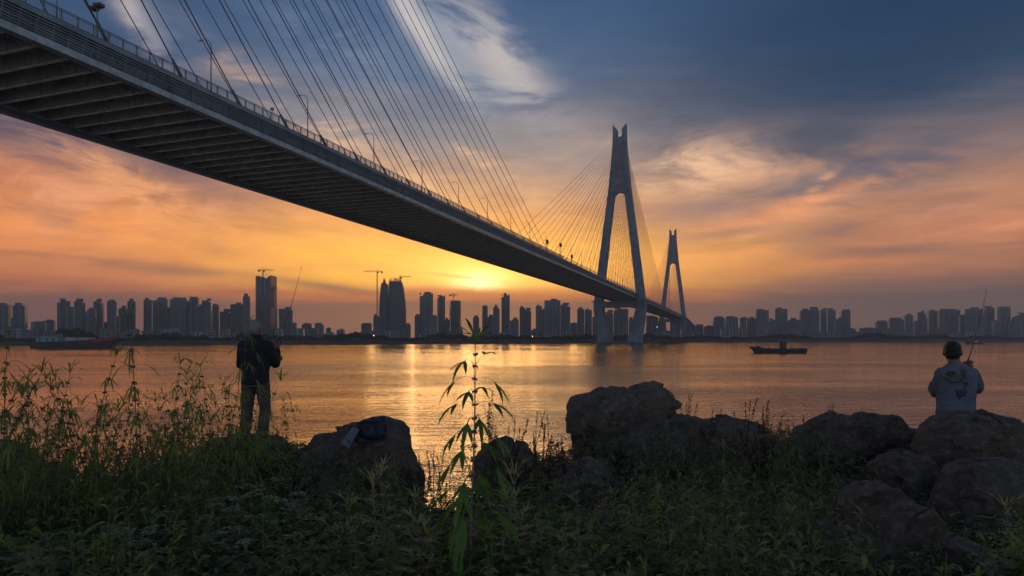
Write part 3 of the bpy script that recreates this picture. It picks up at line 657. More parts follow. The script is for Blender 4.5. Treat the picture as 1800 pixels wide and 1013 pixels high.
# curved twin towers under construction (pixels 665-711)
def curved(px0, px1, pyt, prof, Yd, name, label, seed):
    a = W(px0, pyt, Yd); b = W(px1, pyt, Yd); cxx = (a.x + b.x) / 2; h = a.z - 4.2
    r = empty(name, (cxx, Yd + 12, 4.2), label=label, cat='skyscraper', group='curved twin towers under construction')
    k = Yd / F; vs = []; rows = []
    for f_, l, rr in prof:      # fraction height, left px, right px
        x0 = (l - (px0 + px1) / 2) * k; x1 = (rr - (px0 + px1) / 2) * k; rows.append((f_ * h, x0, x1))
    n = 20; mb = MB(); rings = []
    for z, x0, x1 in rows:
        c = (x0 + x1) / 2; hw = (x1 - x0) / 2
        rings.append([(c + hw * math.copysign(abs(math.cos(2 * math.pi * q / n)) ** 0.5, math.cos(2 * math.pi * q / n)), 11 * math.copysign(abs(math.sin(2 * math.pi * q / n)) ** 0.5, math.sin(2 * math.pi * q / n)), z) for q in range(n)])
    vs = [p for rg in rings for p in rg]; fs = [(i * n + q, i * n + (q + 1) % n, (i + 1) * n + (q + 1) % n, (i + 1) * n + q) for i in range(len(rings) - 1) for q in range(n)] + [tuple((len(rings) - 1) * n + q for q in range(n))]
    mb.add(vs, fs); mb.build('curtain_wall', FAC[1], r, False)
    mb = MB()                           # floor slabs and bare columns of the unfinished top
    zs = np.linspace(rows[0][0] * 0 + 5, rows[-1][0], 46)
    for z in zs:
        x0 = np.interp(z, [q[0] for q in rows], [q[1] for q in rows]); x1 = np.interp(z, [q[0] for q in rows], [q[2] for q in rows])
        mb.box(x0 - 0.15, x1 + 0.15, -11.4, -10.9, z, z + 0.5)
    mb.build('floor_slab', m_roof, r)
    mb = MB(); z = rows[-1][0]; x0, x1 = rows[-1][1], rows[-1][2]; rs = random.Random(seed)
    nn = 9
    tops = []
    for q in range(nn + 1):
        x = x0 + (x1 - x0) * q / nn; f_ = q / nn; hh = rs.uniform(3, 7) if seed == 2 else 11 * (1 - abs(f_ - 0.5) * 1.8)
        if seed == 2 and q < 3: hh *= 0.6
        tops.append((x * (0.96 if seed == 2 else 1), hh)); 
        for dy in (-8, 0): mb.tube([(x, dy, z), ((x0 + x1) / 2 + (x - (x0 + x1) / 2) * (0.85 if seed == 2 else 0.2), dy, z + max(hh, 1))], 0.3, 4)
    for lv in (1.5, 3.6, 5.8):
        kx = 0.92 if seed == 2 else max(0.2, 1 - lv / 9)
        c = (x0 + x1) / 2; mb.tube([(c + (x0 - c) * kx, -8, z + lv), (c + (x1 - c) * kx, -8, z + lv)], 0.25, 4)
    mb.build('scaffolding', m_steel, r)
    return r
curved(665, 679, 499, [(0, 666.5, 681), (0.25, 665, 681), (0.5, 665, 681), (0.7, 665.8, 680.4), (0.85, 667, 679.6), (1.0, 669, 678.8)], 1000, 'curved_tower', 'left and slimmer of the curved twin towers with pointed scaffold top', 1)
curved(681, 711, 495, [(0, 681, 710), (0.25, 681, 711.5), (0.5, 681.2, 711.3), (0.7, 681.2, 710), (0.85, 681.4, 708), (0.95, 681.8, 706), (1.0, 682.5, 704)], 1000, 'curved_tower', 'right and broader of the curved twin towers with scaffold crown', 2)
# unfinished slab tower (789-809)
Yd = 1000; a = W(789.5, 528, Yd); b = W(809, 528, Yd); w = b.x - a.x; h = a.z - 4.2
r = empty('unfinished_tower', ((a.x + b.x) / 2, Yd + 10, 4.2), label='unfinished tower of bare floor slabs with a small crane on its roof', cat='high-rise')
mb = MB(); mb.box(-w * 0.36, w * 0.36, -6, 6, 0, h); mb.build('core', FAC[0], r)
mb = MB(); z = 2
while z < h: mb.box(-w / 2, w / 2, -8.5, 8.5, z, z + 0.7); z += 3.3
mb.build('floor_slab', m_roof, r)
mb = MB()
for x in (-w * 0.44, w * 0.44):
    for y in (-8, 8): mb.box(x - 0.5, x + 0.5, y - 0.5, y + 0.5, 0, h * 0.8 if x < 0 else h)
mb.build('column', m_roof, r)
# blue hoarding building
a = W(897, 581, 880); b = W(911, 592, 880)
r = empty('blue_hoarding', (a.x + 5.5, 880, 4.2), label='small blue hoarding wall at the foot of the sunlit skyline', cat='hoarding')
mb = MB(); mb.box(-5.5, 5.5, -0.2, 0.2, 1, a.z - 4.2); mb.build('panel', mat('blue_panel', (0.05, 0.16, 0.30), 0.5, 0.1, 1), r)
mb = MB()
for x in (-5, 0, 5): mb.tube([(x, 0.4, 0), (x, 0.4, 9)], 0.15, 4)
mb.build('posts', m_steel, r)
# a few lit lamps on the far bank
def glow(name, c, s):
    m = bpy.data.materials.new(name); m.use_nodes = True; b = m.node_tree.nodes['Principled BSDF']
    b.inputs['Emission Color'].default_value = c; b.inputs['Emission Strength'].default_value = s; return m
g1 = glow('lamp_glow_warm', (1, 0.75, 0.35, 1), 3); g2 = glow('lamp_glow_cool', (0.6, 0.9, 1, 1), 3)
for (px, py, Yd, c, nm) in [(657, 590, 640, g1, 'warm lit lamp at the foot of the twin towers'), (1053, 592, 700, g1, 'warm lit lamp beside the big pylon leg'), (936, 591.5, 700, g1, 'warm lit lamp under the deck, left one of a pair'), (994, 591.5, 705, g1, 'warm lit lamp under the deck, right one of a pair'), (1155, 575, 900, g2, 'cool white lamp between the two pylons')]:
    p = W(px, py, Yd); r = empty('bank_lamp', (p.x, p.y, 4.0), label=nm, cat='lamp', group='lit lamps on the far bank')
    h = p.z - 4.0; mb = MB(); mb.tube([(0, 0, 0), (0, 0, h)], 0.1, 5); mb.build('pole', m_lamp, r)
    bm = bmesh.new(); bmesh.ops.create_icosphere(bm, subdivisions=1, radius=0.55, matrix=Matrix.Translation((0, 0, h))); me = bpy.data.meshes.new('bulb'); bm.to_mesh(me); bm.free(); link('bulb', me, c, r)
# far riverside wood
m_tree = mat('far_foliage', (0.045, 0.06, 0.035), 0.9, 0.4, 0.2, trans=0.15)
V = []; 
NQ = 26000
pxs = rng.uniform(-60, 1860, NQ)
dens = np.array([0.5 + mnoise.noise(Vector((p * 0.012, 0, 9))) + 0.35 * mnoise.noise(Vector((p * 0.06, 0, 4))) for p in pxs])
Ys = np.array([shoreY(p) for p in pxs]) + rng.uniform(18, 110, NQ)
hgt = np.clip(dens, 0.12, 1.4) * rng.uniform(0.1, 1, NQ) ** 0.6 * 9.0
cen = np.stack([(pxs - CX) / F * Ys, Ys, 3.2 + hgt], 1)
def quads_cloud(cen, size, rng):
    n = len(cen); u = rng.normal(size=(n, 3)); u /= np.linalg.norm(u, axis=1)[:, None]; w = rng.normal(size=(n, 3)); v = np.cross(u, w); v /= np.linalg.norm(v, axis=1)[:, None]
    s = (size * rng.uniform(0.6, 1.3, n))[:, None]; u *= s; v *= s
    return np.stack([cen - u, cen - v * 0.7, cen + u, cen + v * 0.7], 1).reshape(-1, 3)
def np_mesh(name, verts, nper, mats, parent=None, mi=None):
    n = len(verts) // nper; me = bpy.data.meshes.new(name); me.vertices.add(len(verts)); me.vertices.foreach_set('co', np.asarray(verts, dtype=np.float32).ravel())
    me.loops.add(len(verts)); me.loops.foreach_set('vertex_index', np.arange(len(verts), dtype=np.int32))
    me.polygons.add(n); me.polygons.foreach_set('loop_start', np.arange(0, len(verts), nper, dtype=np.int32)); me.polygons.foreach_set('loop_total', np.full(n, nper, dtype=np.int32))
    if mi is not None: me.polygons.foreach_set('material_index', np.asarray(mi, dtype=np.int32))
    me.update(calc_edges=True); return link(name, me, mats, parent)
tag(np_mesh('riverside_wood', quads_cloud(cen, 1.5, rng), 4, m_tree), kind='stuff')
# ------------------------------------------------------------------ near bank terrain
gY = [(-12, 5.4), (0, 5.15), (3, 4.95), (5, 4.6), (7, 4.0), (9, 3.3), (12, 2.2), (20, -0.5), (27, -3.2)]
gp = [(-400, 790), (0, 800), (60, 830), (120, 885), (200, 905), (300, 890), (335, 830), (375, 776), (420, 766), (495, 768), (545, 815), (700, 830), (722, 900), (760, 975), (820, 950), (850, 860), (930, 845), (1000, 800), (1100, 790), (1200, 805), (1300, 800), (1400, 812), (1500, 815), (1650, 830), (1800, 820), (2200, 800)]
def ground(x, y):
    b = float(np.interp(y, [a for a, _ in gY], [c for _, c in gY]))
    if y > 4.0:
        px = CX + F * x / y; yg = float(np.interp(px, [a for a, _ in gp], [c for _, c in gp]))
        zr = CAMZ - (yg - HY) / F * 8.4; g0 = 3.5
        b += max(0, zr - g0) * math.exp(-((y - 8.35) / 1.5) ** 2)
    return b + 0.06 * mnoise.noise(Vector((x * 1.3, y * 1.3, 0))) + 0.15 * mnoise.noise(Vector((x * 0.4, y * 0.4, 3)))
m_soil = mat('bank_soil', (0.055, 0.048, 0.036), 0.95, 0.4, 3, bump=0.03, col2=(0.06, 0.065, 0.035))
mb = MB(); xs = np.linspace(-30, 30, 181); ys = list(np.linspace(-12, 2, 12)) + list(np.linspace(2.3, 12, 60)) + list(np.linspace(12.6, 27, 24))
mb.add([(x, y, ground(x, y)) for x in xs for y in ys], [(i * len(ys) + j, (i + 1) * len(ys) + j, (i + 1) * len(ys) + j + 1, i * len(ys) + j + 1) for i in range(len(xs) - 1) for j in range(len(ys) - 1)])
tag(mb.build('near_bank_ground', m_soil, smooth=True), kind='structure')

# ------------------------------------------------------------------ boulders
def rockmat(name, c1, c2):
    m = bpy.data.materials.new(name); m.use_nodes = True; nt = m.node_tree; nt.nodes.clear(); K = NT(nt)
    b = K.n('ShaderNodeBsdfPrincipled'); out = K.n('ShaderNodeOutputMaterial'); t = K.n('ShaderNodeTexCoord'); v = t.outputs['Object']
    n1 = K.noise(v, 2.5, 8, 0.65, 0.6); n2 = K.noise(v, 14, 8, 0.7); n3 = K.noise(v, 60, 4, 0.7)
    mp = K.n('ShaderNodeMapping'); mp.inputs['Rotation'].default_value = (0.3, 0.5, 0.2); mp.inputs['Scale'].default_value = (1, 1, 4.5); nt.links.new(v, mp.inputs[0])
    n4 = K.noise(mp.outputs[0], 2.2, 7, 0.7, 1.2)
    c = K.mix(K.rng(n1, 0.35, 0.68), c1 + (1,), c2 + (1,)); c = K.mix(K.rng(n2, 0.50, 0.68), c, tuple(x * 1.5 for x in c2) + (1,)); c = K.mix(K.rng(n3, 0.28, 0.42, 0.5, 0), c, (0.02, 0.018, 0.015, 1)); c = K.mix(K.rng(n4, 0.58, 0.7, 0, 0.6), c, (0.035, 0.04, 0.025, 1))
    K.set(b.inputs['Base Color'], c); b.inputs['Roughness'].default_value = 0.92
    h = K.m('ADD', K.m('MULTIPLY', n2, 0.6), K.m('ADD', K.m('MULTIPLY', n3, 0.2), K.m('MULTIPLY', n4, 0.9)))
    bn = K.n('ShaderNodeBump'); bn.inputs['Distance'].default_value = 0.08; K.set(bn.inputs['Height'], h); nt.links.new(bn.outputs[0], b.inputs['Normal'])
    nt.links.new(b.outputs[0], out.inputs[0]); return m
m_rock = rockmat('boulder_stone', (0.105, 0.082, 0.062), (0.20, 0.155, 0.118)); m_rock2 = rockmat('boulder_stone_warm', (0.09, 0.068, 0.052), (0.18, 0.135, 0.104))
ROCKS = []
def rock(outl, Yc, dep, label, m=None, seed=0, flat=0.5, rough=1.0, clear=0.66):
    k = Yc / F; ox = sum(p[0] for p in outl) / len(outl); oy = sum(p[1] for p in outl) / len(outl)
    ys_ = [p[1] for p in outl]; ROCKS.append((outl, Yc, min(ys_) + clear * (max(ys_) - min(ys_))))
    ang = []
    for x, y in outl: ang.append((math.atan2(-(y - oy), x - ox), math.hypot(x - ox, y - oy) * k))
    ang.sort(); A = np.array([a for a, _ in ang]); Rr = np.array([r for _, r in ang])
    A = np.concatenate([A - 2 * math.pi, A, A + 2 * math.pi]); Rr = np.concatenate([Rr, Rr, Rr])
    bm = bmesh.new(); bmesh.ops.create_icosphere(bm, subdivisions=6, radius=1.0)
    rs = random.Random(seed + 11); off = Vector((rs.uniform(0, 50), rs.uniform(0, 50), rs.uniform(0, 50)))
    size = float(np.mean(Rr)); cuts = []
    for _ in range(16):
        n = Vector((rs.uniform(-1.0, 1.0), rs.uniform(-1.0, -0.45), rs.uniform(-0.6, 0.7))).normalized(); cuts.append((n, rs.uniform(0.62, 0.88)))
    for _ in range(5):
        n = Vector((rs.uniform(-1, 1), rs.uniform(-.3, .3), rs.uniform(-0.4, 1))).normalized(); cuts.append((n, rs.uniform(0.84, 0.95)))
    for v in bm.verts:
        p = v.co.copy()
        for n, d in cuts:
            e = p.dot(n) - d
            if e > 0: p -= n * e * 0.97
        rr = float(np.interp(math.atan2(p.z, p.x), A, Rr)); rad = math.hypot(p.x, p.z)
        sx = min(1.0, rad * 1.12) ** flat
        q = Vector((p.x / max(rad, 1e-6) * rr * sx, p.y * dep, p.z / max(rad, 1e-6) * rr * sx))
        s = 1.0 / max(size, 0.2)
        d1 = mnoise.fractal(q * 2.2 * s * 0.6 + off, 1.0, 2.1, 5); d2 = mnoise.ridged_multi_fractal(q * 4.0 * s * 0.5 + off, 0.9, 2.1, 4, 1.0, 2.0)
        d3 = mnoise.fractal(q * 14 + off, 0.9, 2.2, 4)
        nn = q.normalized(); amp = size * 0.07 * rough
        for fs_, fa in ((1.7 / size ** 0.6, 0.24), (4.2 / size ** 0.6, 0.14)):      # broken facets
            qq = q * fs_ + off; qq += Vector((mnoise.noise(qq * 1.7), mnoise.noise(qq * 1.7 + Vector((9, 0, 0))), 0)) * 0.35
            dist, pts_v = mnoise.voronoi(qq); c0 = pts_v[0]; tl = mnoise.noise_vector(c0 * 7.3)
            q += nn * (max(-0.8, min(0.8, (qq - c0).dot(tl) * 1.8)) / fs_ * fa * rough - max(0, 0.10 - (dist[1] - dist[0])) / fs_ * 0.16)
        q += nn * (d1 * amp + (d2 - 1.0) * amp * 0.35 + d3 * 0.012 * rough)
        v.co = q
    me = bpy.data.meshes.new('boulder'); bm.to_mesh(me); bm.free()
    me.polygons.foreach_set('use_smooth', [True] * len(me.polygons))
    o = link('boulder', me, m or m_rock); o.location = W(ox, oy, Yc)
    return tag(o, label, 'boulder', 'boulders of the river bank')
rock([(1000, 712), (1006, 700), (1040, 694), (1110, 690), (1128, 680), (1150, 672), (1172, 680), (1188, 695), (1192, 730), (1200, 745), (1190, 775), (1130, 800), (1040, 805), (1012, 790), (1001, 755)], 8.0, 0.62, 'largest brown boulder standing against the water under the pylon reflections', seed=1, flat=0.4)
rock([(1090, 790), (1120, 755), (1180, 743), (1250, 746), (1300, 744), (1335, 752), (1350, 800), (1300, 850), (1180, 860), (1110, 830)], 7.4, 0.6, 'broad overgrown boulder right of and below the largest boulder', m_rock2, 2, clear=0.12)
rock([(1250, 748), (1275, 735), (1300, 745), (1325, 762), (1290, 785), (1255, 780)], 7.9, 0.3, 'small reddish peaked rock between plants on the right', m_rock2, 3)
rock([(970, 850), (1000, 820), (1040, 811), (1070, 820), (1084, 845), (1082, 885), (1065, 910), (1020, 922), (980, 910)], 6.2, 0.36, 'rounded grey boulder below the largest boulder', seed=4)
rock([(985, 915), (1040, 906), (1090, 912), (1105, 945), (1070, 990), (1000, 980)], 5.7, 0.3, 'low rock almost buried in weeds under the rounded boulder', seed=5, clear=0.3)
rock([(515, 805), (545, 780), (590, 762), (618, 750), (640, 745), (680, 748), (697, 752), (712, 765), (720, 800), (735, 830), (740, 880), (700, 900), (600, 900), (530, 860)], 7.6, 0.7, 'brown boulder carrying the dark blue bag', m_rock2, 6, flat=0.42, rough=0.8, clear=0.45)
rock([(548, 858), (565, 846), (592, 850), (600, 875), (575, 890), (550, 884)], 6.4, 0.16, 'small pale stone in the weeds below the bag boulder', seed=7)
rock([(835, 805), (860, 787), (900, 780), (932, 795), (950, 835), (900, 870), (845, 860)], 7.4, 0.36, 'dark rock behind the tall green plant', seed=8, clear=0.15)
rock([(1400, 785), (1428, 752), (1455, 735), (1480, 731), (1500, 740), (1512, 762), (1520, 810), (1460, 835), (1410, 815)], 7.3, 0.45, 'rounded boulder at the water, left one of a touching pair', m_rock2, 9, flat=0.6, clear=0.5)
rock([(1492, 750), (1525, 730), (1550, 733), (1590, 752), (1622, 768), (1620, 810), (1550, 825), (1500, 810)], 7.55, 0.45, 'sloping boulder at the water, right one of a touching pair', m_rock2, 10, flat=0.6, clear=0.45)
rock([(1630, 780), (1660, 745), (1690, 735), (1740, 734), (1770, 741), (1800, 750), (1860, 765), (1870, 830), (1760, 850), (1660, 835), (1628, 805)], 6.1, 0.5, 'broad boulder hiding the legs of the man in the T-shirt', seed=11, flat=0.5)
rock([(1540, 832), (1565, 808), (1640, 811), (1672, 822), (1682, 840), (1668, 872), (1622, 915), (1595, 910), (1556, 875)], 5.6, 0.32, 'flat tilted slab of rock in the middle of the right side', m_rock2, 12, flat=0.35)
rock([(1668, 870), (1688, 832), (1715, 815), (1760, 818), (1815, 825), (1840, 880), (1800, 950), (1720, 950), (1672, 915)], 4.9, 0.36, 'brown mossy boulder at the right edge with creepers on it', seed=13)
rock([(1425, 1010), (1465, 960), (1505, 930), (1512, 890), (1535, 868), (1560, 858), (1585, 870), (1605, 905), (1620, 930), (1670, 940), (1725, 962), (1765, 1010), (1790, 1100), (1420, 1100)], 3.7, 0.42, 'big pointed pale boulder in the bottom right foreground', seed=14, flat=0.45, rough=0.9, clear=1.0)
rock([(-80, 800), (-20, 778), (15, 788), (45, 818), (85, 838), (100, 890), (0, 915), (-80, 905)], 6.6, 0.4, 'dark boulder at the left edge behind feathery stems', seed=15, clear=0.3)

# ------------------------------------------------------------------ voxel figures
def sph(mb, c, r, n=12):
    r = r if hasattr(r, '__len__') else (r, r, r); vs = []; fs = []
    for i in range(n + 1):
        th = math.pi * i / n
        for j in range(n): ph = 2 * math.pi * j / n; vs.append((c[0] + r[0] * math.sin(th) * math.cos(ph), c[1] + r[1] * math.sin(th) * math.sin(ph), c[2] + r[2] * math.cos(th)))
    for i in range(n):
        for j in range(n): fs.append((i * n + j, (i + 1) * n + j, (i + 1) * n + (j + 1) % n, i * n + (j + 1) % n))
    mb.add(vs, fs)
def caps(mb, pts, rad, fx=1.0):
    for i, p in enumerate(pts): sph(mb, p, rad[i] * 0.99)
    for i in range(len(pts) - 1): mb.tube([pts[i], pts[i + 1]], [rad[i], rad[i + 1]], 14)
def torso(mb, rows, n=20):
    """rows: (cx, cy, z, rx, ry)"""
    vs = []; fs = []
    for cx, cy, z, rx, ry in rows:
        for k in range(n): a = 2 * math.pi * k / n; ca, sa = math.cos(a), math.sin(a); vs.append((cx + rx * math.copysign(abs(ca) ** 0.8, ca), cy + ry * math.copysign(abs(sa) ** 0.8, sa), z))
    for i in range(len(rows) - 1):
        for k in range(n): fs.append((i * n + k, i * n + (k + 1) % n, (i + 1) * n + (k + 1) % n, (i + 1) * n + k))
    fs += [tuple(range(n)), tuple((len(rows) - 1) * n + k for k in range(n))]; mb.add(vs, fs)
def voxel(mb, name, mats, parent, vox, smooth=6, wrinkle=0.0, wscale=9.0, cut=None):
    o = mb.build('tmp', None, None)
    md = o.modifiers.new('r', 'REMESH'); md.mode = 'VOXEL'; md.voxel_size = vox
    ms = o.modifiers.new('s', 'SMOOTH'); ms.iterations = smooth; ms.factor = 0.5
    dg = bpy.context.evaluated_depsgraph_get(); me = bpy.data.meshes.new_from_object(o.evaluated_get(dg)); bpy.data.objects.remove(o)
    if wrinkle:
        me.update(); nv = len(me.vertices); nor = [v.normal.copy() for v in me.vertices]
        for v, nn in zip(me.vertices, nor):
            p = v.co; q = Vector((p.x * wscale, p.y * wscale, p.z * wscale * 1.7))
            v.co = p + nn * wrinkle * (mnoise.noise(q + Vector((3 * mnoise.noise(q * 0.5), 0, 0))) + 0.5 * mnoise.noise(q * 2.3))
    me.name = name; me.polygons.foreach_set('use_smooth', [True] * len(me.polygons)); me.update()
    return link(name, me, mats, parent)
m_skin = mat('skin', (0.20, 0.11, 0.08), 0.55, 0.08, 20)
m_jacket = mat('jacket_cloth', (0.014, 0.015, 0.018), 0.85, 0.25, 14, bump=0.004, bscale=60)
m_trous = mat('olive_trousers', (0.085, 0.08, 0.065), 0.9, 0.2, 10, bump=0.004, bscale=50)
m_hairw = mat('white_hair', (0.26, 0.27, 0.27), 0.6, 0.2, 40, bump=0.01, bscale=120)
m_hairb = mat('black_hair', (0.012, 0.011, 0.010), 0.5, 0.2, 40, bump=0.01, bscale=120)
m_tee = mat('blue_grey_tshirt', (0.13, 0.145, 0.18), 0.9, 0.1, 6, bump=0.003, bscale=60)
m_dark = mat('dark_cloth', (0.02, 0.02, 0.025), 0.85, 0.2, 10)
m_shoe = mat('shoe_rubber', (0.03, 0.03, 0.03), 0.7, 0.2, 10)
m_print = mat('shirt_print', (0.035, 0.05, 0.04), 0.8, 0.1, 10); m_print2 = mat('shirt_print_green', (0.085, 0.115, 0.085), 0.8, 0.1, 10)
m_rod = mat('rod_carbon', (0.03, 0.025, 0.02), 0.3, 0.1, 10)
def hand(mb, w, d, up, thumb, grip=1.0, s=1.0):
    """hand at wrist w, palm pointing d, fingers curl towards up x; thumb side direction"""
    d = Vector(d).normalized(); th = Vector(thumb).normalized(); th = (th - d * th.dot(d)).normalized(); pn = d.cross(th).normalized() * (1 if up else -1)
    w = Vector(w); c = w + d * 0.045 * s
    caps(mb, [w, c, w + d * 0.08 * s], [0.026 * s, 0.034 * s, 0.032 * s])
    for k, (ln, off) in enumerate([(0.072, 0.027), (0.08, 0.009), (0.075, -0.009), (0.06, -0.026)]):
        p0 = w + d * 0.082 * s + th * off * s; p1 = p0 + (d * 0.9 + pn * 0.3).normalized() * ln * 0.42 * s
        p2 = p1 + (d * 0.1 + pn).normalized() * ln * 0.34 * s; p3 = p2 + (-d * 0.7 + pn * 0.5).normalized() * ln * 0.3 * s
        caps(mb, [p0, p1, p2, p3], [0.0105 * s, 0.0095 * s, 0.0088 * s, 0.0078 * s])
    t0 = w + d * 0.03 * s + th * 0.028 * s; t1 = t0 + (d * 0.6 + th * 0.7).normalized() * 0.034 * s; t2 = t1 + (d * 0.4 + pn).normalized() * 0.03 * s
    caps(mb, [t0, t1, t2], [0.014 * s, 0.011 * s, 0.009 * s])
def head(mb, c, yaw=0.0, s=1.0):
    Mx = Matrix.Translation(Vector(c)) @ Matrix.Rotation(yaw, 4, 'Z') @ Matrix.Scale(s, 4)
    hb = MB()
    sph(hb, (0, -0.01, 0.025), (0.076, 0.094, 0.09), 20); sph(hb, (0, 0.02, -0.03), (0.062, 0.07, 0.085), 18); sph(hb, (0, 0.05, -0.075), (0.035, 0.035, 0.03), 12)
    sph(hb, (0, 0.088, -0.02), (0.013, 0.022, 0.022), 10); sph(hb, (0, 0.083, 0.01), (0.01, 0.014, 0.028), 10)       # nose
    sph(hb, (0, 0.078, -0.055), (0.024, 0.012, 0.007), 10); sph(hb, (0, 0.077, -0.063), (0.02, 0.012, 0.007), 10)     # lips
    for q in (-1, 1):
        sph(hb, (q * 0.079, -0.005, -0.008), (0.010, 0.020, 0.033), 12); sph(hb, (q * 0.032, 0.076, 0.030), (0.024, 0.012, 0.008), 10)   # ears, brows
        sph(hb, (q * 0.03, 0.074, 0.012), (0.013, 0.010, 0.008), 10)
    hb.v = [tuple(Mx @ Vector(p)) for p in hb.v]; mb.add(hb.v, hb.f)
    return Mx

# man with white hair (local frame: x right, y towards the river, z up, origin at the feet)
p0 = W(449, 776, 8.8)
mb = MB(); caps(mb, [(0, 0, 1.40), (-0.01, 0.015, 1.50)], [0.062, 0.058]); torso(mb, [(0, 0, 0.86, 0.15, 0.10), (0, 0, 1.05, 0.14, 0.1), (0, 0, 1.3, 0.17, 0.11), (0, 0, 1.42, 0.10, 0.07)])
hx = head(mb, (-0.014, 0.03, 1.585), -0.35, 1.05)
caps(mb, [(0.185, 0, 1.35), (0.25, 0.09, 1.10), (0.20, 0.29, 1.29)], [0.05, 0.042, 0.03]); hand(mb, (0.20, 0.29, 1.295), (0.0, 0.25, 1), True, (-1, 0.2, 0))
caps(mb, [(-0.185, 0, 1.35), (-0.235, 0.10, 1.08), (0.12, 0.36, 1.14)], [0.05, 0.042, 0.03]); hand(mb, (0.12, 0.36, 1.14), (1, 0.15, 0.1), False, (0, 0, 1))
for q in (-1, 1): caps(mb, [(q * 0.09, 0, 0.86), (q * 0.12, 0.03, 0.46), (q * 0.14, -0.01, 0.06)], [0.085, 0.055, 0.042])
man = voxel(mb, 'person', m_skin, None, 0.0085, 3); man.location = p0
tag(man, 'white-haired person in a dark jacket and olive trousers holding up a rod', 'person')
mb = MB(); torso(mb, [(0, 0, 0.80, 0.19, 0.135), (0, 0, 0.9, 0.185, 0.135), (0, 0.0, 1.05, 0.19, 0.13), (0, -0.005, 1.2, 0.205, 0.135), (0, -0.01, 1.32, 0.215, 0.13), (0, -0.005, 1.38, 0.19, 0.11), (0, 0.0, 1.425, 0.12, 0.085), (-0.005, 0.01, 1.47, 0.078, 0.075)])
caps(mb, [(0.17, 0, 1.34), (0.25, 0.085, 1.09)], [0.082, 0.07]); caps(mb, [(0.25, 0.085, 1.09), (0.205, 0.27, 1.265)], [0.068, 0.048])
caps(mb, [(-0.17, 0, 1.34), (-0.24, 0.09, 1.07)], [0.082, 0.066]); caps(mb, [(-0.24, 0.09, 1.07), (0.07, 0.33, 1.13)], [0.066, 0.046])
jk = voxel(mb, 'jacket', m_jacket, man, 0.012, 6, 0.005, 7); jk
mb = MB(); torso(mb, [(-0.005, 0.01, 1.455, 0.082, 0.08), (-0.008, 0.012, 1.475, 0.084, 0.082), (-0.008, 0.012, 1.50, 0.078, 0.076)]); voxel(mb, 'collar', m_jacket, man, 0.008, 2)
mb = MB(); torso(mb, [(0, 0, 0.76, 0.165, 0.12), (0, 0, 0.92, 0.17, 0.125)])
caps(mb, [(-0.09, 0, 0.80), (-0.125, 0.03, 0.46), (-0.15, 0.0, 0.10)], [0.105, 0.082, 0.078]); caps(mb, [(0.095, 0, 0.80), (0.13, 0.02, 0.46), (0.105, -0.02, 0.10)], [0.105, 0.08, 0.076])
voxel(mb, 'trousers', m_trous, man, 0.012, 4, 0.009, 8)
for q in (-0.155, 0.11):
    mb = MB(); sph(mb, (q, 0.06, 0.04), (0.05, 0.14, 0.05)); mb.tube([(q, -0.02, 0.03), (q, -0.02, 0.12)], 0.05, 12); voxel(mb, 'shoe', m_shoe, man, 0.01, 3)
def hairdo(mb0, Mx, m, parent, thick, nape, seed, name='hair'):
    hb = MB(); sph(hb, (0, -0.012, 0.032), (0.076 + thick, 0.094 + thick, 0.086 + thick * 0.8), 24); sph(hb, (0, -0.035, -0.01), (0.073 + thick * .6, 0.068 + thick * .6, 0.078), 18)
    hb.v = [tuple(Mx @ Vector(p)) for p in hb.v]
    o = voxel(hb, name, m, parent, 0.0075, 3, 0.006, 28)
    inv = Mx.inverted(); bm = bmesh.new(); bm.from_mesh(o.data); dead = []
    for v in bm.verts:
        q = inv @ v.co
        if (q.y > 0.05 and q.z < 0.07) or (q.y > 0.012 and q.z < -0.015) or q.z < nape: dead.append(v)
    bmesh.ops.delete(bm, geom=dead, context='VERTS'); bm.to_mesh(o.data); bm.free()
    sm = o.modifiers.new('thickness', 'SOLIDIFY'); sm.thickness = 0.004; return o
hairdo(None, hx, m_hairw, man, 0.004, -0.072, 1)

# man in T-shirt (7 m)
k2 = 7.0 / F; q0 = W(1681, 871, 7.0)
mb = MB(); caps(mb, [(-0.01, 0, 1.40), (-0.02, 0.01, 1.50)], [0.066, 0.062]); torso(mb, [(-0.01, 0, 0.86, 0.16, 0.11), (-0.01, 0, 1.1, 0.16, 0.1), (0, 0, 1.3, 0.18, 0.11), (0, 0, 1.42, 0.10, 0.07)])
hx2 = head(mb, (-0.022, 0.03, 1.595), -0.55, 1.07)
caps(mb, [(0.19, 0, 1.36), (0.295, 0.07, 1.17), (0.305, 0.19, 1.37)], [0.056, 0.046, 0.031]); hand(mb, (0.305, 0.19, 1.375), (-0.05, 0.3, 1), True, (-1, 0.2, 0))
caps(mb, [(-0.16, 0, 1.36), (-0.14, 0.15, 1.12), (0.06, 0.36, 1.15)], [0.056, 0.045, 0.031]); hand(mb, (0.06, 0.36, 1.15), (1, 0.2, 0.15), False, (0, 0, 1))
for q in (-1, 1): caps(mb, [(-0.01 + q * 0.09, 0, 0.86), (-0.01 + q * 0.12, 0.03, 0.46), (-0.01 + q * 0.14, -0.01, 0.06)], [0.09, 0.058, 0.045])
man2 = voxel(mb, 'person', m_skin, None, 0.0085, 3); man2.location = q0
tag(man2, 'dark-haired person with glasses in a printed grey T-shirt, behind the right boulder', 'person')
mb = MB(); torso(mb, [(-0.005, 0, 0.845, 0.205, 0.14), (-0.005, 0, 0.95, 0.195, 0.135), (0.0, -0.0, 1.1, 0.198, 0.13), (0.005, -0.01, 1.25, 0.195, 0.13), (0.005, -0.01, 1.36, 0.198, 0.12), (0.0, -0.005, 1.415, 0.165, 0.10), (-0.005, 0.0, 1.455, 0.10, 0.08), (-0.01, 0.005, 1.475, 0.08, 0.074)])
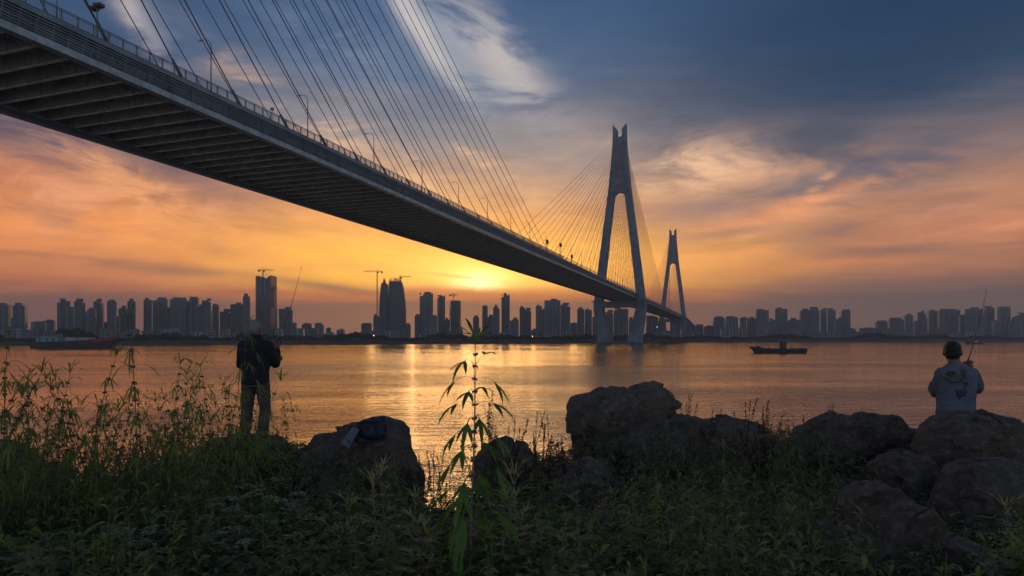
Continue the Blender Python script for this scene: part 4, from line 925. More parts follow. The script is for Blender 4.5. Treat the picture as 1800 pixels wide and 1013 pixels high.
caps(mb, [(0.165, 0, 1.35), (0.275, 0.05, 1.21)], [0.082, 0.070]); caps(mb, [(-0.15, 0, 1.35), (-0.15, 0.13, 1.17)], [0.082, 0.068])
tee = voxel(mb, 'tshirt', m_tee, man2, 0.011, 4, 0.011, 6)
mb = MB(); torso(mb, [(-0.01, 0, 0.74, 0.185, 0.13), (-0.01, 0, 0.92, 0.18, 0.13)])
caps(mb, [(-0.1, 0, 0.80), (-0.13, 0.03, 0.48)], [0.11, 0.10]); caps(mb, [(0.085, 0, 0.80), (0.11, 0.02, 0.48)], [0.11, 0.10]); voxel(mb, 'shorts', m_dark, man2, 0.012, 4, 0.006, 8)
for q in (-0.15, 0.13):
    mb = MB(); sph(mb, (q, 0.06, 0.04), (0.05, 0.14, 0.05)); mb.tube([(q, -0.02, 0.03), (q, -0.02, 0.10)], 0.05, 12); voxel(mb, 'shoe', m_shoe, man2, 0.01, 3)
hairdo(None, hx2, m_hairb, man2, 0.004, -0.068, 2)
gb = MB()
for q in (-1, 1):
    c = (q * 0.033, 0.095, 0.012); gb.tube([(c[0] + 0.024 * math.cos(a), c[1], c[2] + 0.018 * math.sin(a)) for a in np.linspace(0, 2 * math.pi, 13)], 0.0018, 4, cap=False)
    gb.tube([(q * 0.057, 0.095, 0.016), (q * 0.083, 0.06, 0.014), (q * 0.084, -0.005, 0.01)], 0.0018, 4)
gb.tube([(-0.01, 0.095, 0.016), (0.01, 0.095, 0.016)], 0.0018, 4); gb.v = [tuple(hx2 @ Vector(p)) for p in gb.v]; gb.build('glasses', m_rod, man2)
# shirt print laid on the back of the shirt
from mathutils.bvhtree import BVHTree
bvh = BVHTree.FromPolygons([v.co[:] for v in tee.data.vertices], [tuple(p.vertices) for p in tee.data.polygons])
def on_shirt(me, name, m):
    bm = bmesh.new(); bm.from_mesh(me); bmesh.ops.triangulate(bm, faces=bm.faces)
    bmesh.ops.subdivide_edges(bm, edges=[e for e in bm.edges if e.calc_length() > 0.012], cuts=2, use_grid_fill=False); bmesh.ops.triangulate(bm, faces=bm.faces)
    for v in bm.verts:
        hit = bvh.ray_cast(Vector((v.co.x, -1, v.co.z)), Vector((0, 1, 0)))
        if hit[0] is not None: v.co.y = hit[0].y - 0.0035
    bm.to_mesh(me); bm.free(); return link(name, me, m, man2)
def pxl(x, y): return ((x - 1681) * k2, 0, (871 - y) * k2)
cu = bpy.data.curves.new('t', 'FONT'); cu.body = 'BaLFelis'; cu.size = 0.105; cu.offset = 0.003
to = bpy.data.objects.new('t', cu); COL.objects.link(to); dg = bpy.context.evaluated_depsgraph_get(); me = bpy.data.meshes.new_from_object(to.evaluated_get(dg)); bpy.data.objects.remove(to)
wd = max(v.co.x for v in me.vertices)
for v in me.vertices:
    x, y, z = v.co; s_ = 0.30 / wd; v.co = (pxl(1675.5, 0)[0] + y * 0.85, 0, pxl(0, 648)[2] - x * s_)
me.name = 'shirt_lettering'; on_shirt(me, 'shirt_lettering', m_print)
def poly_print(pts, name, m):
    me = bpy.data.meshes.new(name); me.from_pydata([pxl(*p) for p in pts], [], [tuple(range(len(pts)))]); on_shirt(me, name, m)
poly_print([(1652, 658), (1656, 652), (1664, 651), (1668, 654), (1665, 660), (1657, 661)], 'shirt_emblem', m_print)
poly_print([(1654, 666), (1660, 659.5), (1668, 655), (1674, 659), (1674, 665), (1668, 669.5), (1660, 670)], 'shirt_emblem', m_print2)
poly_print([(1651.5, 665), (1654, 664), (1659, 669.5), (1670, 669.5), (1673, 666.5), (1675, 668), (1671, 672), (1658, 672)], 'shirt_emblem', m_print)
poly_print([(1664, 684), (1668, 682), (1672, 685), (1674.5, 682), (1674.5, 697), (1671, 700), (1667, 694)], 'shirt_emblem', m_print)

def rod(a, b, label, bow, reel=True):
    a, b = Vector(a), Vector(b); r = empty('fishing_rod', a, label=label, cat='fishing rod', group='fishing rods'); d = b - a; side = Vector((bow, 0, -abs(bow) * 0.3))
    pts = [d * f + side * (f * f) - side * f for f in np.linspace(0.05, 1, 14)]
    mb = MB(); mb.tube(pts, list(np.linspace(0.0062, 0.0012, 14)), 6); mb.build('blank', m_rod, r, True)
    u = d.normalized(); mb = MB(); mb.tube([-u * 0.28, d * 0.06], [0.013, 0.011], 8); mb.build('grip', m_dark, r, True)
    mb = MB(); c = u * 0.1 + Vector((0, 0.04, -0.03)); sph(mb, c, (0.025, 0.03, 0.025), 10); mb.tube([c, c + Vector((-0.05, 0, 0.02))], 0.004, 5); mb.build('reel', m_rod, r, True)
    mb = MB()
    for f in (0.3, 0.5, 0.68, 0.83, 0.94):
        c = pts[int(f * 13)]; mb.tube([c + Vector((0.012 * math.cos(t_), -0.0, 0.012 * math.sin(t_) + 0.012)) for t_ in np.linspace(0, 2 * math.pi, 9)], 0.0015, 3, cap=False)
    mb.build('line_guides', m_rod, r)
ha = p0 + Vector((0.19, 0.34, 1.36)); tip = W(531, 463, 10.6)
rod(ha, tip, 'long rod held up by the white-haired person, thin tip against the orange sky', -0.12)
hb_ = q0 + Vector((0.29, 0.24, 1.44)); tip = W(1735, 506, 8.6)
rod(hb_, tip, 'thin rod held by the person in the printed T-shirt', -0.06)

# ------------------------------------------------------------------ bag and folded mat on the boulder
bo = W(655, 771, 7.25); kk = 7.25 / F
m_bag = mat('navy_nylon', (0.012, 0.022, 0.055), 0.55, 0.3, 12, bump=0.006, bscale=20); m_bagl = mat('bag_webbing', (0.02, 0.02, 0.025), 0.7, 0.1, 12); m_zip = mat('bag_trim', (0.22, 0.24, 0.27), 0.5, 0.1, 10)
bag = empty('fishing_bag', bo, (0, 0, R(-14)), 'dark blue open-topped bag lying on the brown boulder', 'bag')
hw, hd, hh = 0.155, 0.11, 0.19
mb = MB(); n = 28; rings = []
for z, sx, sy, dx in [(0, .90, .9, .01), (0.02, .98, .98, .01), (0.08, 1.04, 1.04, .005), (0.15, 1.02, 1.0, 0), (hh, 1.04, 1.02, -0.005)]:
    rings.append([(dx + hw * sx * math.copysign(abs(math.cos(t_)) ** 0.45, math.cos(t_)), hd * sy * math.copysign(abs(math.sin(t_)) ** 0.45, math.sin(t_)), z + (0.012 * math.cos(t_) if z > 0.1 else 0)) for t_ in np.linspace(0, 2 * math.pi, n, endpoint=False)])
inner = [[(x * 0.93, y * 0.92, z) for x, y, z in rings[-1]], [(x * 0.88, y * 0.86, z - 0.05) for x, y, z in rings[-1]]]
allr = rings + inner
mb.add([p for r_ in allr for p in r_], [(i * n + k, i * n + (k + 1) % n, (i + 1) * n + (k + 1) % n, (i + 1) * n + k) for i in range(len(allr) - 1) for k in range(n)] + [tuple(range(n)), tuple((len(allr) - 1) * n + k for k in range(n))])
o = mb.build('bag_body', m_bag, bag, True); o.modifiers.new('sub', 'SUBSURF').levels = 1; o.modifiers['sub'].render_levels = 1
mb = MB(); torso(mb, [(0.03, 0.06, 0.185, 0.12, 0.05), (0.03, 0.065, 0.225, 0.105, 0.045), (0.04, 0.065, 0.245, 0.07, 0.03)]); voxel(mb, 'bag_lid', m_bag, bag, 0.01, 4, 0.006, 14)
mb = MB()
pts = [(rings[-1][k % n][0] * 1.015, rings[-1][k % n][1] * 1.015, rings[-1][k % n][2] + 0.002) for k in range(n + 1)]
mb.tube(pts, 0.006, 6, cap=False); mb.build('rim_piping', m_bagl, bag, True)
mb = MB(); mb.tube([(-0.1, -0.118, 0.12), (-0.03, -0.128, 0.06), (0.06, -0.128, 0.05), (0.12, -0.115, 0.10)], 0.008, 6); mb.tube([(0.165, 0, 0.17), (0.185, -0.03, 0.1), (0.175, -0.06, 0.01), (0.1, -0.16, -0.01), (-0.02, -0.16, -0.01)], 0.009, 6)
mb.tube([(0.08, 0.05, 0.24), (0.13, 0.03, 0.255), (0.155, 0.0, 0.2)], 0.007, 6); mb.build('strap', m_bagl, bag, True)
mb = MB()
for i, x in enumerate((-0.05, -0.034, -0.016, -0.004, 0.012)): mb.box(x, x + 0.006, -0.1195, -0.1155, 0.075 + 0.003 * i, 0.10 + 0.004 * (i % 3))
mb.box(0.035, 0.04, -0.1195, -0.1155, 0.09, 0.145); mb.box(0.055, 0.06, -0.1185, -0.1145, 0.08, 0.15); mb.build('zip_pulls', m_zip, bag)
mb = MB(); torso(mb, [(0.0, -0.115, 0.02, 0.1, 0.014), (0.0, -0.118, 0.06, 0.105, 0.02), (0.0, -0.113, 0.115, 0.1, 0.012)]); voxel(mb, 'front_pocket', m_bag, bag, 0.008, 3)
# folded grey mat
a, b, c, d = W(620, 752, 7.22), W(632, 757, 7.12), W(613, 790, 6.98), W(598, 781, 7.02)
mt = MB(); m_mat = mat('grey_mat', (0.16, 0.17, 0.19), 0.8, 0.15, 8, bump=0.003)
for (u0, u1) in ((0.0, 0.68), (0.70, 1.0)):
    P0, P1, P2, P3 = a.lerp(d, u0), b.lerp(c, u0), b.lerp(c, u1), a.lerp(d, u1)
    up = Vector((0.1, -0.35, 0.9)).normalized() * 0.018
    org = a
    mt.add([p - org for p in (P0, P1, P2, P3, P0 + up, P1 + up, P2 + up, P3 + up)], [(0, 3, 2, 1), (4, 5, 6, 7), (0, 1, 5, 4), (1, 2, 6, 5), (2, 3, 7, 6), (3, 0, 4, 7)])
o = mt.build('folded_mat', m_mat); o.location = a; bv = o.modifiers.new('b', 'BEVEL'); bv.width = 0.006; bv.segments = 2
tag(o, 'grey folded mat leaning on the boulder left of the bag', 'mat')

# ------------------------------------------------------------------ vessels
def hull(name, L, Wd, sheer, m, parent, m_in=None, bow_rake=0.12, stern=0.85, draft=1.0):
    """x from 0 stern to L bow"""
    st = np.linspace(0, 1, 15); rows = []
    for f_ in st:
        w = Wd / 2 * (min(1, (1 - f_) / 0.22) ** 0.55 if f_ > 0.78 else (stern + (1 - stern) * min(1, f_ / 0.15)))
        zt_ = float(np.interp(f_, [p[0] for p in sheer], [p[1] for p in sheer])); xb = f_ * L; xk = f_ * L * (1 - bow_rake * max(0, (f_ - 0.7) / 0.3) ** 1.0) + (0.02 * L * (1 - f_ / 0.1) if f_ < 0.1 else 0)
        rows.append([(xb, -w, zt_), (xk, -w * 0.72, -draft), (xk, w * 0.72, -draft), (xb, w, zt_), (xb, w * 0.9, zt_ - 0.02), (xb, w * 0.9, zt_ * 0.75), (xb, -w * 0.9, zt_ * 0.75), (xb, -w * 0.9, zt_ - 0.02)])
    vs = [p for r_ in rows for p in r_]; n = 8
    mb = MB(); mb.add(vs, [(i * n + k, i * n + (k + 1) % n, (i + 1) * n + (k + 1) % n, (i + 1) * n + k) for i in range(len(rows) - 1) for k in range(n)] + [tuple(range(n)), tuple((len(rows) - 1) * n + k for k in range(n))])
    return mb.build(name, m, parent)
m_hull = mat('barge_hull', (0.10, 0.055, 0.05), 0.7, 0.4, 0.3, col2=(0.06, 0.06, 0.065)); m_hred = mat('bow_red_paint', (0.34, 0.035, 0.03), 0.6, 0.2, 0.5); m_teal = mat('wheelhouse_teal', (0.16, 0.27, 0.30), 0.6, 0.15, 0.4); m_win = mat('cabin_window', (0.02, 0.03, 0.035), 0.15, 0.1, 1)
m_cargo = mat('hatch_cover', (0.36, 0.37, 0.34), 0.8, 0.2, 0.4)
st = W(57, 613, 377); L = (208 - 57) * 377 / F
bg = empty('cargo_barge', (st.x, 377, 0), (0, 0, R(3)), 'long cargo barge with red bow and teal wheelhouse at its stern', 'barge')
hull('hull', L, 9, [(0, 3.6), (0.2, 3.7), (0.6, 4.6), (0.8, 5.3), (1, 7.0)], m_hull, bg, bow_rake=0.09)
st_ = MB()
rows = []
for f_ in (0.72, 0.8, 0.88, 0.95, 1.0):
    w = 4.5 * (min(1, (1 - f_) / 0.22) ** 0.55 if f_ > 0.78 else 1.0) + 0.08; zt_ = float(np.interp(f_, [0.6, 0.8, 1], [4.6, 5.3, 7.0])); x = f_ * L + 0.05
    rows.append([(x, -w, zt_ + 0.35), (x - (0.4 if f_ > 0.9 else 0), -w * 0.97, zt_ - 1.7 + (0.8 if f_ > 0.9 else 0)), (x - (0.4 if f_ > 0.9 else 0), w * 0.97, zt_ - 1.7 + (0.8 if f_ > 0.9 else 0)), (x, w, zt_ + 0.35)])
st_.add([p for r_ in rows for p in r_], [(i * 4 + k, i * 4 + (k + 1) % 4, (i + 1) * 4 + (k + 1) % 4, (i + 1) * 4 + k) for i in range(4) for k in range(4)] + [(0, 1, 2, 3), (16, 17, 18, 19)])
st_.build('bow_bulwark', m_hred, bg)
mb = MB(); mb.box(4.5, 17, -3.6, 3.6, 3.0, 6.4); mb.box(6.3, 15.5, -3.1, 3.1, 6.41, 8.6); wh = mb.build('wheelhouse', m_teal, bg)
mb = MB(); mb.box(5.8, 16.2, -3.6, 3.6, 8.61, 8.9); mb.build('wheelhouse_roof', m_hull, wh)
mb = MB()
for x in (7, 9.2, 11.4, 13.6): mb.box(x, x + 1.3, -3.16, -3.105, 7.1, 8.1)
for x in (6, 10.5, 14): mb.box(x, x + 1.2, -3.66, -3.605, 4.4, 5.9)
mb.build('window', m_win, wh)
mb = MB(); mb.tube([(8, 0, 8.9), (8, 0, 11.4)], 0.12, 5); mb.tube([(7, 0, 10.4), (9, 0, 10.4)], 0.07, 4); mb.tube([(2.4, 0, 3), (2.4, 0, 8)], 0.2, 6); mb.build('mast', m_lamp, bg)
for x0, x1 in ((21, 28), (28.6, 34.5)):
    mb = MB(); mb.box(x0, x1, -3.4, 3.4, 3.4, 6.4); mb.build('hatch_cover', m_cargo, bg)
mb = MB()
for x in np.linspace(18, L - 4, 15): mb.tube([(x, -4.4, 4.0), (x, -4.4, float(np.interp(x / L, [0.2, 0.6, 0.8, 1], [3.7, 4.6, 5.3, 7])) + 0.9)], 0.06, 4)
mb.build('deck_rail', m_lamp, bg)
# small open boat
kb = 261 / F; st = W(1417, 620, 261); m_boat = mat('boat_dark_wood', (0.035, 0.04, 0.05), 0.7, 0.3, 0.5)
bt = empty('river_boat', (st.x, 261, 0), (0, 0, R(180)), 'low dark open boat with a small cabin amidships, alone on the water', 'boat')
Lb = 100 * kb
hull('hull', Lb, 3.2, [(0, 1.9), (0.3, 1.75), (0.7, 1.85), (0.85, 2.2), (1, 2.7)], m_boat, bt, bow_rake=0.10, stern=0.9, draft=0.3)
xc = (1417 - 1376.5) * kb
mb = MB(); mb.box(xc - 1.05, xc + 1.05, -0.9, 0.9, 1.3, 4.3); cb = mb.build('cabin', m_boat, bt)
mb = MB(); mb.box(xc - 1.25, xc + 1.25, -1.1, 1.1, 4.31, 4.5); mb.tube([(xc, 0, 4.5), (xc, 0, 5.6)], 0.05, 4); mb.build('cabin_roof', m_boat, cb)
mb = MB(); mb.box(xc - 0.7, xc - 0.1, -0.93, -0.905, 3.0, 3.9); mb.box(xc + 0.1, xc + 0.7, -0.93, -0.905, 3.0, 3.9); mb.box(xc - 0.7, xc - 0.1, 0.905, 0.93, 3.0, 3.9); mb.box(xc + 0.1, xc + 0.7, 0.905, 0.93, 3.0, 3.9); mb.build('window', m_win, cb)
xb = (1417 - 1333) * kb; mb = MB(); mb.box(xb - 0.8, xb + 0.6, -0.6, 0.6, 1.7, 2.75); mb.build('bow_locker', m_boat, bt)
for i, px in enumerate((1351, 1391.5, 1407)):
    xx = (1417 - px) * kb; mb = MB()
    torso(mb, [(0, 0, 0, 0.17, 0.13), (0, 0, 0.35, 0.16, 0.12), (0, 0, 0.62, 0.21, 0.12), (0, 0, 0.7, 0.08, 0.07)]); sph(mb, (0, 0, 0.86), (0.09, 0.1, 0.12)); caps(mb, [(0.2, 0, 0.6), (0.24, -0.08, 0.3), (0.15, -0.25, 0.15)], [0.05, 0.045, 0.035]); caps(mb, [(-0.2, 0, 0.6), (-0.24, -0.08, 0.3), (-0.15, -0.25, 0.15)], [0.05, 0.045, 0.035])
    caps(mb, [(0.08, 0, 0.02), (0.1, -0.4, 0.1), (0.1, -0.45, -0.3)], [0.08, 0.065, 0.05]); caps(mb, [(-0.08, 0, 0.02), (-0.1, -0.4, 0.1), (-0.1, -0.45, -0.3)], [0.08, 0.065, 0.05])
    o = voxel(mb, 'person', m_dark, None, 0.03, 2); o.location = (st.x - xx, 261, 1.65 if i < 2 else 1.5)
    tag(o, ['person seated in the small boat between bow locker and cabin', 'person seated in the small boat just right of its cabin', 'person seated at the stern of the small boat'][i], 'person')
# far tiny boat
st = W(1729, 604.5, 600); kb = 600 / F
bt = empty('ferry_boat', (st.x, 600, 0), (0, 0, R(180)), 'thin distant boat with pale cabin beyond the man in the T-shirt', 'boat'); Lb = 34 * kb
hull('hull', Lb, 3.4, [(0, 1.3), (0.5, 1.2), (1, 1.9)], m_boat, bt, bow_rake=0.1, draft=0.3)
mb = MB(); mb.box(6, 9, -1, 1, 1.0, 3.6); mb.build('cabin', m_cargo, bt)
mb = MB(); mb.tube([(7.5, 0, 3.6), (7.5, 0, 6)], 0.08, 4); mb.box(5.6, 9.4, -1.2, 1.2, 3.61, 3.8); mb.build('cabin_roof', m_boat, bt)
# ------------------------------------------------------------------ plants
def leafmat(name, c, c2, trans=0.35, rough=0.65):
    m = mat(name, c, rough, 0.25, 9, trans=trans, col2=c2); return m
m_leaf = leafmat('motherwort_leaf', (0.167, 0.228, 0.044), (0.262, 0.323, 0.063), 0.45); m_leafb = leafmat('bright_leaf', (0.13, 0.25, 0.05), (0.21, 0.36, 0.08), 0.5)
m_leafp = leafmat('pale_leaf', (0.309, 0.323, 0.101), (0.474, 0.455, 0.165), 0.4)
m_stem = mat('green_stem', (0.10, 0.13, 0.05), 0.7, 0.2, 9); m_stemp = mat('pale_stem', (0.20, 0.20, 0.13), 0.7, 0.2, 9)
m_whorl = mat('flower_whorl', (0.12, 0.07, 0.075), 0.8, 0.35, 60, col2=(0.24, 0.13, 0.15)); m_seed = leafmat('reddish_seed_head', (0.075, 0.035, 0.022), (0.12, 0.06, 0.035), 0.2, 0.85)
m_umb = leafmat('pale_umbel', (0.34, 0.38, 0.24), (0.50, 0.54, 0.38), 0.3); m_dkleaf = leafmat('dark_leaf', (0.082, 0.104, 0.032), (0.142, 0.162, 0.044), 0.3)
m_grass = leafmat('grass_blade', (0.119, 0.141, 0.035), (0.212, 0.218, 0.057), 0.35); m_mug = leafmat('mugwort_leaf', (0.130, 0.134, 0.057), (0.238, 0.228, 0.101), 0.3); m_dry = leafmat('dry_stalks', (0.10, 0.06, 0.035), (0.15, 0.09, 0.055), 0.2)
def ribbon(V_, F_, pts, wid, nrm):
    """flat strip with lance shape; slight V fold"""
    o = len(V_); n = len(pts)
    for i, p in enumerate(pts):
        t = (pts[min(i + 1, n - 1)] - pts[max(i - 1, 0)]); t = t.normalized() if t.length > 1e-9 else Vector((0, 0, 1))
        s = t.cross(nrm); s = s.normalized() if s.length > 1e-6 else Vector((1, 0, 0))
        w = wid[i]; V_.append(p - s * w); V_.append(p + s * w)
    for i in range(n - 1): F_.append((o + 2 * i, o + 2 * i + 1, o + 2 * i + 3, o + 2 * i + 2))
def arc(p, d, L, droop, n, lift=0.0):
    pts = [p.copy()]; dd = d.normalized(); q = p.copy(); st = L / n
    for i in range(n):
        dd = (dd + Vector((0, 0, -droop * st * (1 + i * 0.5)))).normalized(); q = q + dd * st; pts.append(q.copy())
    return pts
def palmate(V_, F_, p, az, L, droop, rs, lobes=3, w=0.006, up=0.7):
    d = Vector((math.cos(az), math.sin(az), up)).normalized()
    pet = arc(p, d, L * 0.42, droop * 1.6, 4); ribbon(V_, F_, pet, [0.0016 + w * 0.12] * 5, Vector((math.sin(az), -math.cos(az), 0.3)).cross(d))
    e = pet[-1]; dd = (pet[-1] - pet[-2]).normalized(); up_ = Vector((0, 0, 1))
    for k in range(lobes):
        f = (k - (lobes - 1) / 2) / max(1, (lobes - 1) / 2) if lobes > 1 else 0
        rot = Matrix.Rotation(f * 0.62 + rs.uniform(-0.08, 0.08), 3, 'Z'); ld = rot @ dd; ll = L * (0.62 - 0.2 * abs(f)) * rs.uniform(0.85, 1.1)
        pts = arc(e, ld, ll, droop * rs.uniform(0.8, 1.3), 6); nr = Vector((-ld.y, ld.x, 0)).cross(ld)
        ribbon(V_, F_, pts, [w * 0.35, w * 0.8, w * 1.1, w * 1.0, w * 0.8, w * 0.45, w * 0.05], nr)
        if w > 0.0045:          # side teeth of the larger leaves
            for i in (2, 3, 4):
                for s_ in (-1, 1):
                    td = (ld + Matrix.Rotation(s_ * 1.0, 3, 'Z') @ Vector((ld.x, ld.y, 0)) * 0.8).normalized()
                    ribbon(V_, F_, arc(pts[i], td, ll * 0.17, droop * 2, 2), [w * 0.5, w * 0.4, 0.0003], nr)
def mesh_of(V_, F_, name):
    me = bpy.data.meshes.new(name); me.from_pydata([tuple(v) for v in V_], [], F_); me.update(); return me
def motherwort(h, seed, L0=0.13, L1=0.07, dr=6.0, nodes=None, w=0.0045, wh0=0.45, bend=0.05, lobes=(3, 3), stem_r=0.005, top=True, branches=0, whr=0.012, rich=False):
    rs = random.Random(seed); nodes = nodes or int(h / 0.085)
    sm = MB(); LV, LF = [], []; wm = MB()
    def axis(base, d0, hh, nn, f0, r0):
        pts = [Vector(base)]; d = Vector(d0).normalized(); bdir = Vector((rs.uniform(-1, 1), rs.uniform(-1, 1), 0)) * bend
        for i in range(nn):
            d = (d + bdir * (0.25 + i / nn) + Vector((rs.uniform(-1, 1), rs.uniform(-1, 1), 0)) * 0.035 + Vector((0, 0, 0.02))).normalized()
            pts.append(pts[-1] + d * (hh / nn) * (1.2 - 0.4 * i / nn))
        sm.tube(pts, [r0 * (1 - 0.75 * i / nn) for i in range(nn + 1)], 5)
        a0 = rs.uniform(0, 3)
        for i in range(1, nn + 1):
            f = i / nn; ff = f0 + (1 - f0) * f; L = (L0 * (1 - ff) + L1 * ff) * rs.uniform(0.85, 1.15)
            a = a0 + (i % 2) * math.pi / 2 + rs.uniform(-0.15, 0.15)
            nl = lobes[0] if ff < 0.5 else lobes[1]
            for s_ in ((0, math.pi) if not rich or ff > 0.5 else (0, 1.4, math.pi, 4.6)):
                if rs.random() < 0.06: continue
                palmate(LV, LF, pts[i], a + s_ + rs.uniform(-0.1, 0.1), L, dr * rs.uniform(0.7, 1.3) * (1.7 if ff < 0.42 else 1.0), rs, nl, w * (1.25 - 0.55 * ff), 0.55 + 0.6 * (ff > 0.9))
            if ff > wh0 and f < 0.985:
                rr = whr * (1.1 - 0.35 * ff)
                for q in range(12):
                    an = q * 2 * math.pi / 12 + rs.uniform(-0.2, 0.2); c = pts[i] + Vector((math.cos(an) * rr * rs.uniform(0.6, 1.1), math.sin(an) * rr * rs.uniform(0.6, 1.1), rs.uniform(-0.3, 0.5) * rr)); s = rr * 0.45
                    wm.add([c + Vector((s, 0, 0)), c + Vector((0, s, 0)), c + Vector((-s, 0, 0)), c + Vector((0, -s, 0)), c + Vector((0, 0, s)), c + Vector((0, 0, -s))], [(0, 1, 4), (1, 2, 4), (2, 3, 4), (3, 0, 4), (1, 0, 5), (2, 1, 5), (3, 2, 5), (0, 3, 5)])
        if top:
            for q in range(8):
                palmate(LV, LF, pts[-1] - d * 0.004, q * 0.8 + rs.uniform(-0.2, 0.2), L1 * rs.uniform(0.45, 0.8), dr * rs.uniform(0.4, 1.3), rs, 1, w * 0.7, 0.8 + 1.2 * rs.random())
        return pts
    main = axis((0, 0, 0), (0, 0, 1), h, nodes, 0, stem_r)
    for b in range(branches):
        i = int(nodes * rs.uniform(0.2, 0.6)); a = rs.uniform(0, 6.28); hb = (h - main[i].z) * rs.uniform(0.5, 0.85)
        axis(main[i], (math.cos(a) * 0.7, math.sin(a) * 0.7, 1), hb, max(4, int(hb / 0.085)), 0.45, stem_r * 0.6)
    return sm, mesh_of(LV, LF, 'leaves'), wm, main
def foliage(lv, wm, mats, r):
    fb = MB(); fb.add([v.co[:] for v in lv.vertices], [tuple(p.vertices) for p in lv.polygons]); fb.add(wm.v, wm.f, 1)
    return fb.build('foliage', mats, r, fix=False)
def plant_proto(name, parts_, label, cat, group):
    r = empty(name, (0, 0, 0), label=label, cat=cat, group=group)
    for nm, g, m in parts_:
        if nm == 'F': foliage(g[0], g[1], m, r)
        elif isinstance(g, MB):
            if g.v: g.build(nm, m, r)
        else: link(nm, g, m, r)
    return r
PR = []
for sd in range(7):
    sm, lv, wm, main = motherwort(1.0, 40 + sd, L0=0.20, L1=0.135, dr=6.0, nodes=15, w=0.0046, wh0=0.35, bend=0.035 + 0.035 * (sd % 3), branches=(1, 4, 5, 3, 6, 4, 2)[sd], stem_r=0.0042, whr=0.011)
    PR.append((sm, lv, wm))
protos = {}
def place_motherwort(kind, px, ytop, Y, label, ml=m_leaf, ms=m_stem, rz=None, group='motherwort stems on the near bank', base=None):
    sm, lv, wm = PR[kind]
    x = (px - CX) / F * Y; zt_ = CAMZ - (ytop - HY) / F * Y; zb = ground(x, Y) - 0.03; s = (zt_ - zb) / 1.02
    key = (kind, ml.name)
    if key not in protos:
        r = empty('motherwort', (0, 0, 0))
        a = sm.build('stem', ms, r); foliage(lv, wm, [ml, m_whorl], r)
        protos[key] = r; o = r
    else: o = copy_tree(protos[key])
    tag(o, label, 'plant', group); o.location = (x, Y, zb); o.rotation_euler = (0, 0, rz if rz is not None else random.uniform(0, 6.28)); sx = 0.45 + 0.55 * s; o.scale = (sx, sx, s) if s > 0 else (1, 1, 1)
    return o
LS = [(12, 580, 4.3, 4, 'feathery motherwort stem at the left edge rising above the barge'), (-22, 600, 4.0, 1, 'leafy motherwort partly cut by the left edge of the photo'), (48, 618, 4.5, 2, 'drooping motherwort just right of the left edge, before the barge stern'), (92, 650, 4.9, 0, 'thin motherwort under the barge wheelhouse'),
      (137, 612, 4.6, 3, 'upright motherwort below the barge bow, left of the tall centre stem'), (128, 655, 5.0, 1, 'branched motherwort beside the stem under the barge bow'), (178, 640, 5.0, 5, 'motherwort leaning right between the barge bow and the tallest left stem'), (196, 665, 5.2, 2, 'short motherwort close left of the tallest left stem'),
      (238, 558, 4.5, 0, 'tallest motherwort on the left, whorled stem standing alone over the water'), (262, 690, 5.0, 4, 'bushy motherwort at the foot of the tallest left stem'), (292, 632, 4.8, 6, 'slim motherwort next right of the tallest left stem'), (322, 652, 4.9, 1, 'arching motherwort between the slim stem and the white-haired person'), (338, 690, 5.2, 5, 'low motherwort halfway to the white-haired person'),
      (381, 638, 5.4, 6, 'motherwort with curled tip left of the white-haired person'), (395, 690, 5.6, 3, 'short motherwort at the left leg of the white-haired person'), (414, 566, 5.6, 0, 'tall motherwort reaching the left shoulder of the white-haired person'), (404, 640, 5.8, 2, 'motherwort against the left arm of the white-haired person'),
      (438, 715, 6.2, 3, 'motherwort in front of the knees of the white-haired person'), (512, 703, 6.6, 0, 'lone motherwort right of the white-haired person before the water'), (484, 738, 6.8, 6, 'small motherwort at the right foot of the white-haired person'), (527, 760, 6.6, 2, 'small motherwort touching the left end of the bag boulder'),
      (60, 720, 5.2, 5, 'low motherwort at the foot of the stems on the far left'), (160, 735, 5.4, 4, 'low bushy motherwort under the leaning stem'), (225, 745, 5.3, 1, 'low bushy motherwort left of the tallest left stem base'), (300, 745, 5.4, 4, 'low bushy motherwort before the bright water on the left')]
for a in LS: place_motherwort(a[3], a[0], a[1], a[2], a[4])
# taller dark stems that break up the weed bank
DS = [(560, 800, 5.6), (588, 818, 5.2), (632, 835, 5.0), (668, 815, 5.4), (700, 828, 5.6), (725, 845, 5.2), (845, 835, 4.8), (915, 812, 5.2), (955, 825, 4.8), (1018, 762, 6.8), (1050, 775, 6.6), (1085, 765, 6.6), (1112, 790, 5.8), (1140, 775, 6.2), (1168, 800, 5.4), (1192, 762, 6.4), (1222, 790, 5.6), (1252, 770, 6.0), (1275, 800, 5.2), (1300, 760, 6.0), (1335, 790, 5.2), (1368, 775, 5.6), (1398, 790, 5.4), (1432, 800, 5.4), (1470, 812, 5.0)]
for i, (px, yt, Y) in enumerate(DS):
    grp = 0 if px < 960 else 1
    lb = 'dark leafy stem in the weeds %s, %s from the left' % (['between bag boulder and rounded boulder', 'below the largest boulder'][grp], ordw[i if grp == 0 else i - 9])
    place_motherwort((3, 5, 1, 4, 6, 2)[i % 6], px, yt - (18, 42, 30, 50, 12)[i % 5], Y, lb, m_dkleaf if i % 3 else m_mug, group='dark leafy stems in the weed bank')
for i, (px, yt, Y) in enumerate([(362, 735, 7.0), (430, 742, 6.6), (462, 752, 7.2)]):
    place_motherwort((4, 1, 5)[i], px, yt, Y, 'leafy stem at the feet of the white-haired person, %s of three' % ['left', 'middle', 'right'][i], m_leaf, group='leafy stems at the feet of the standing person')
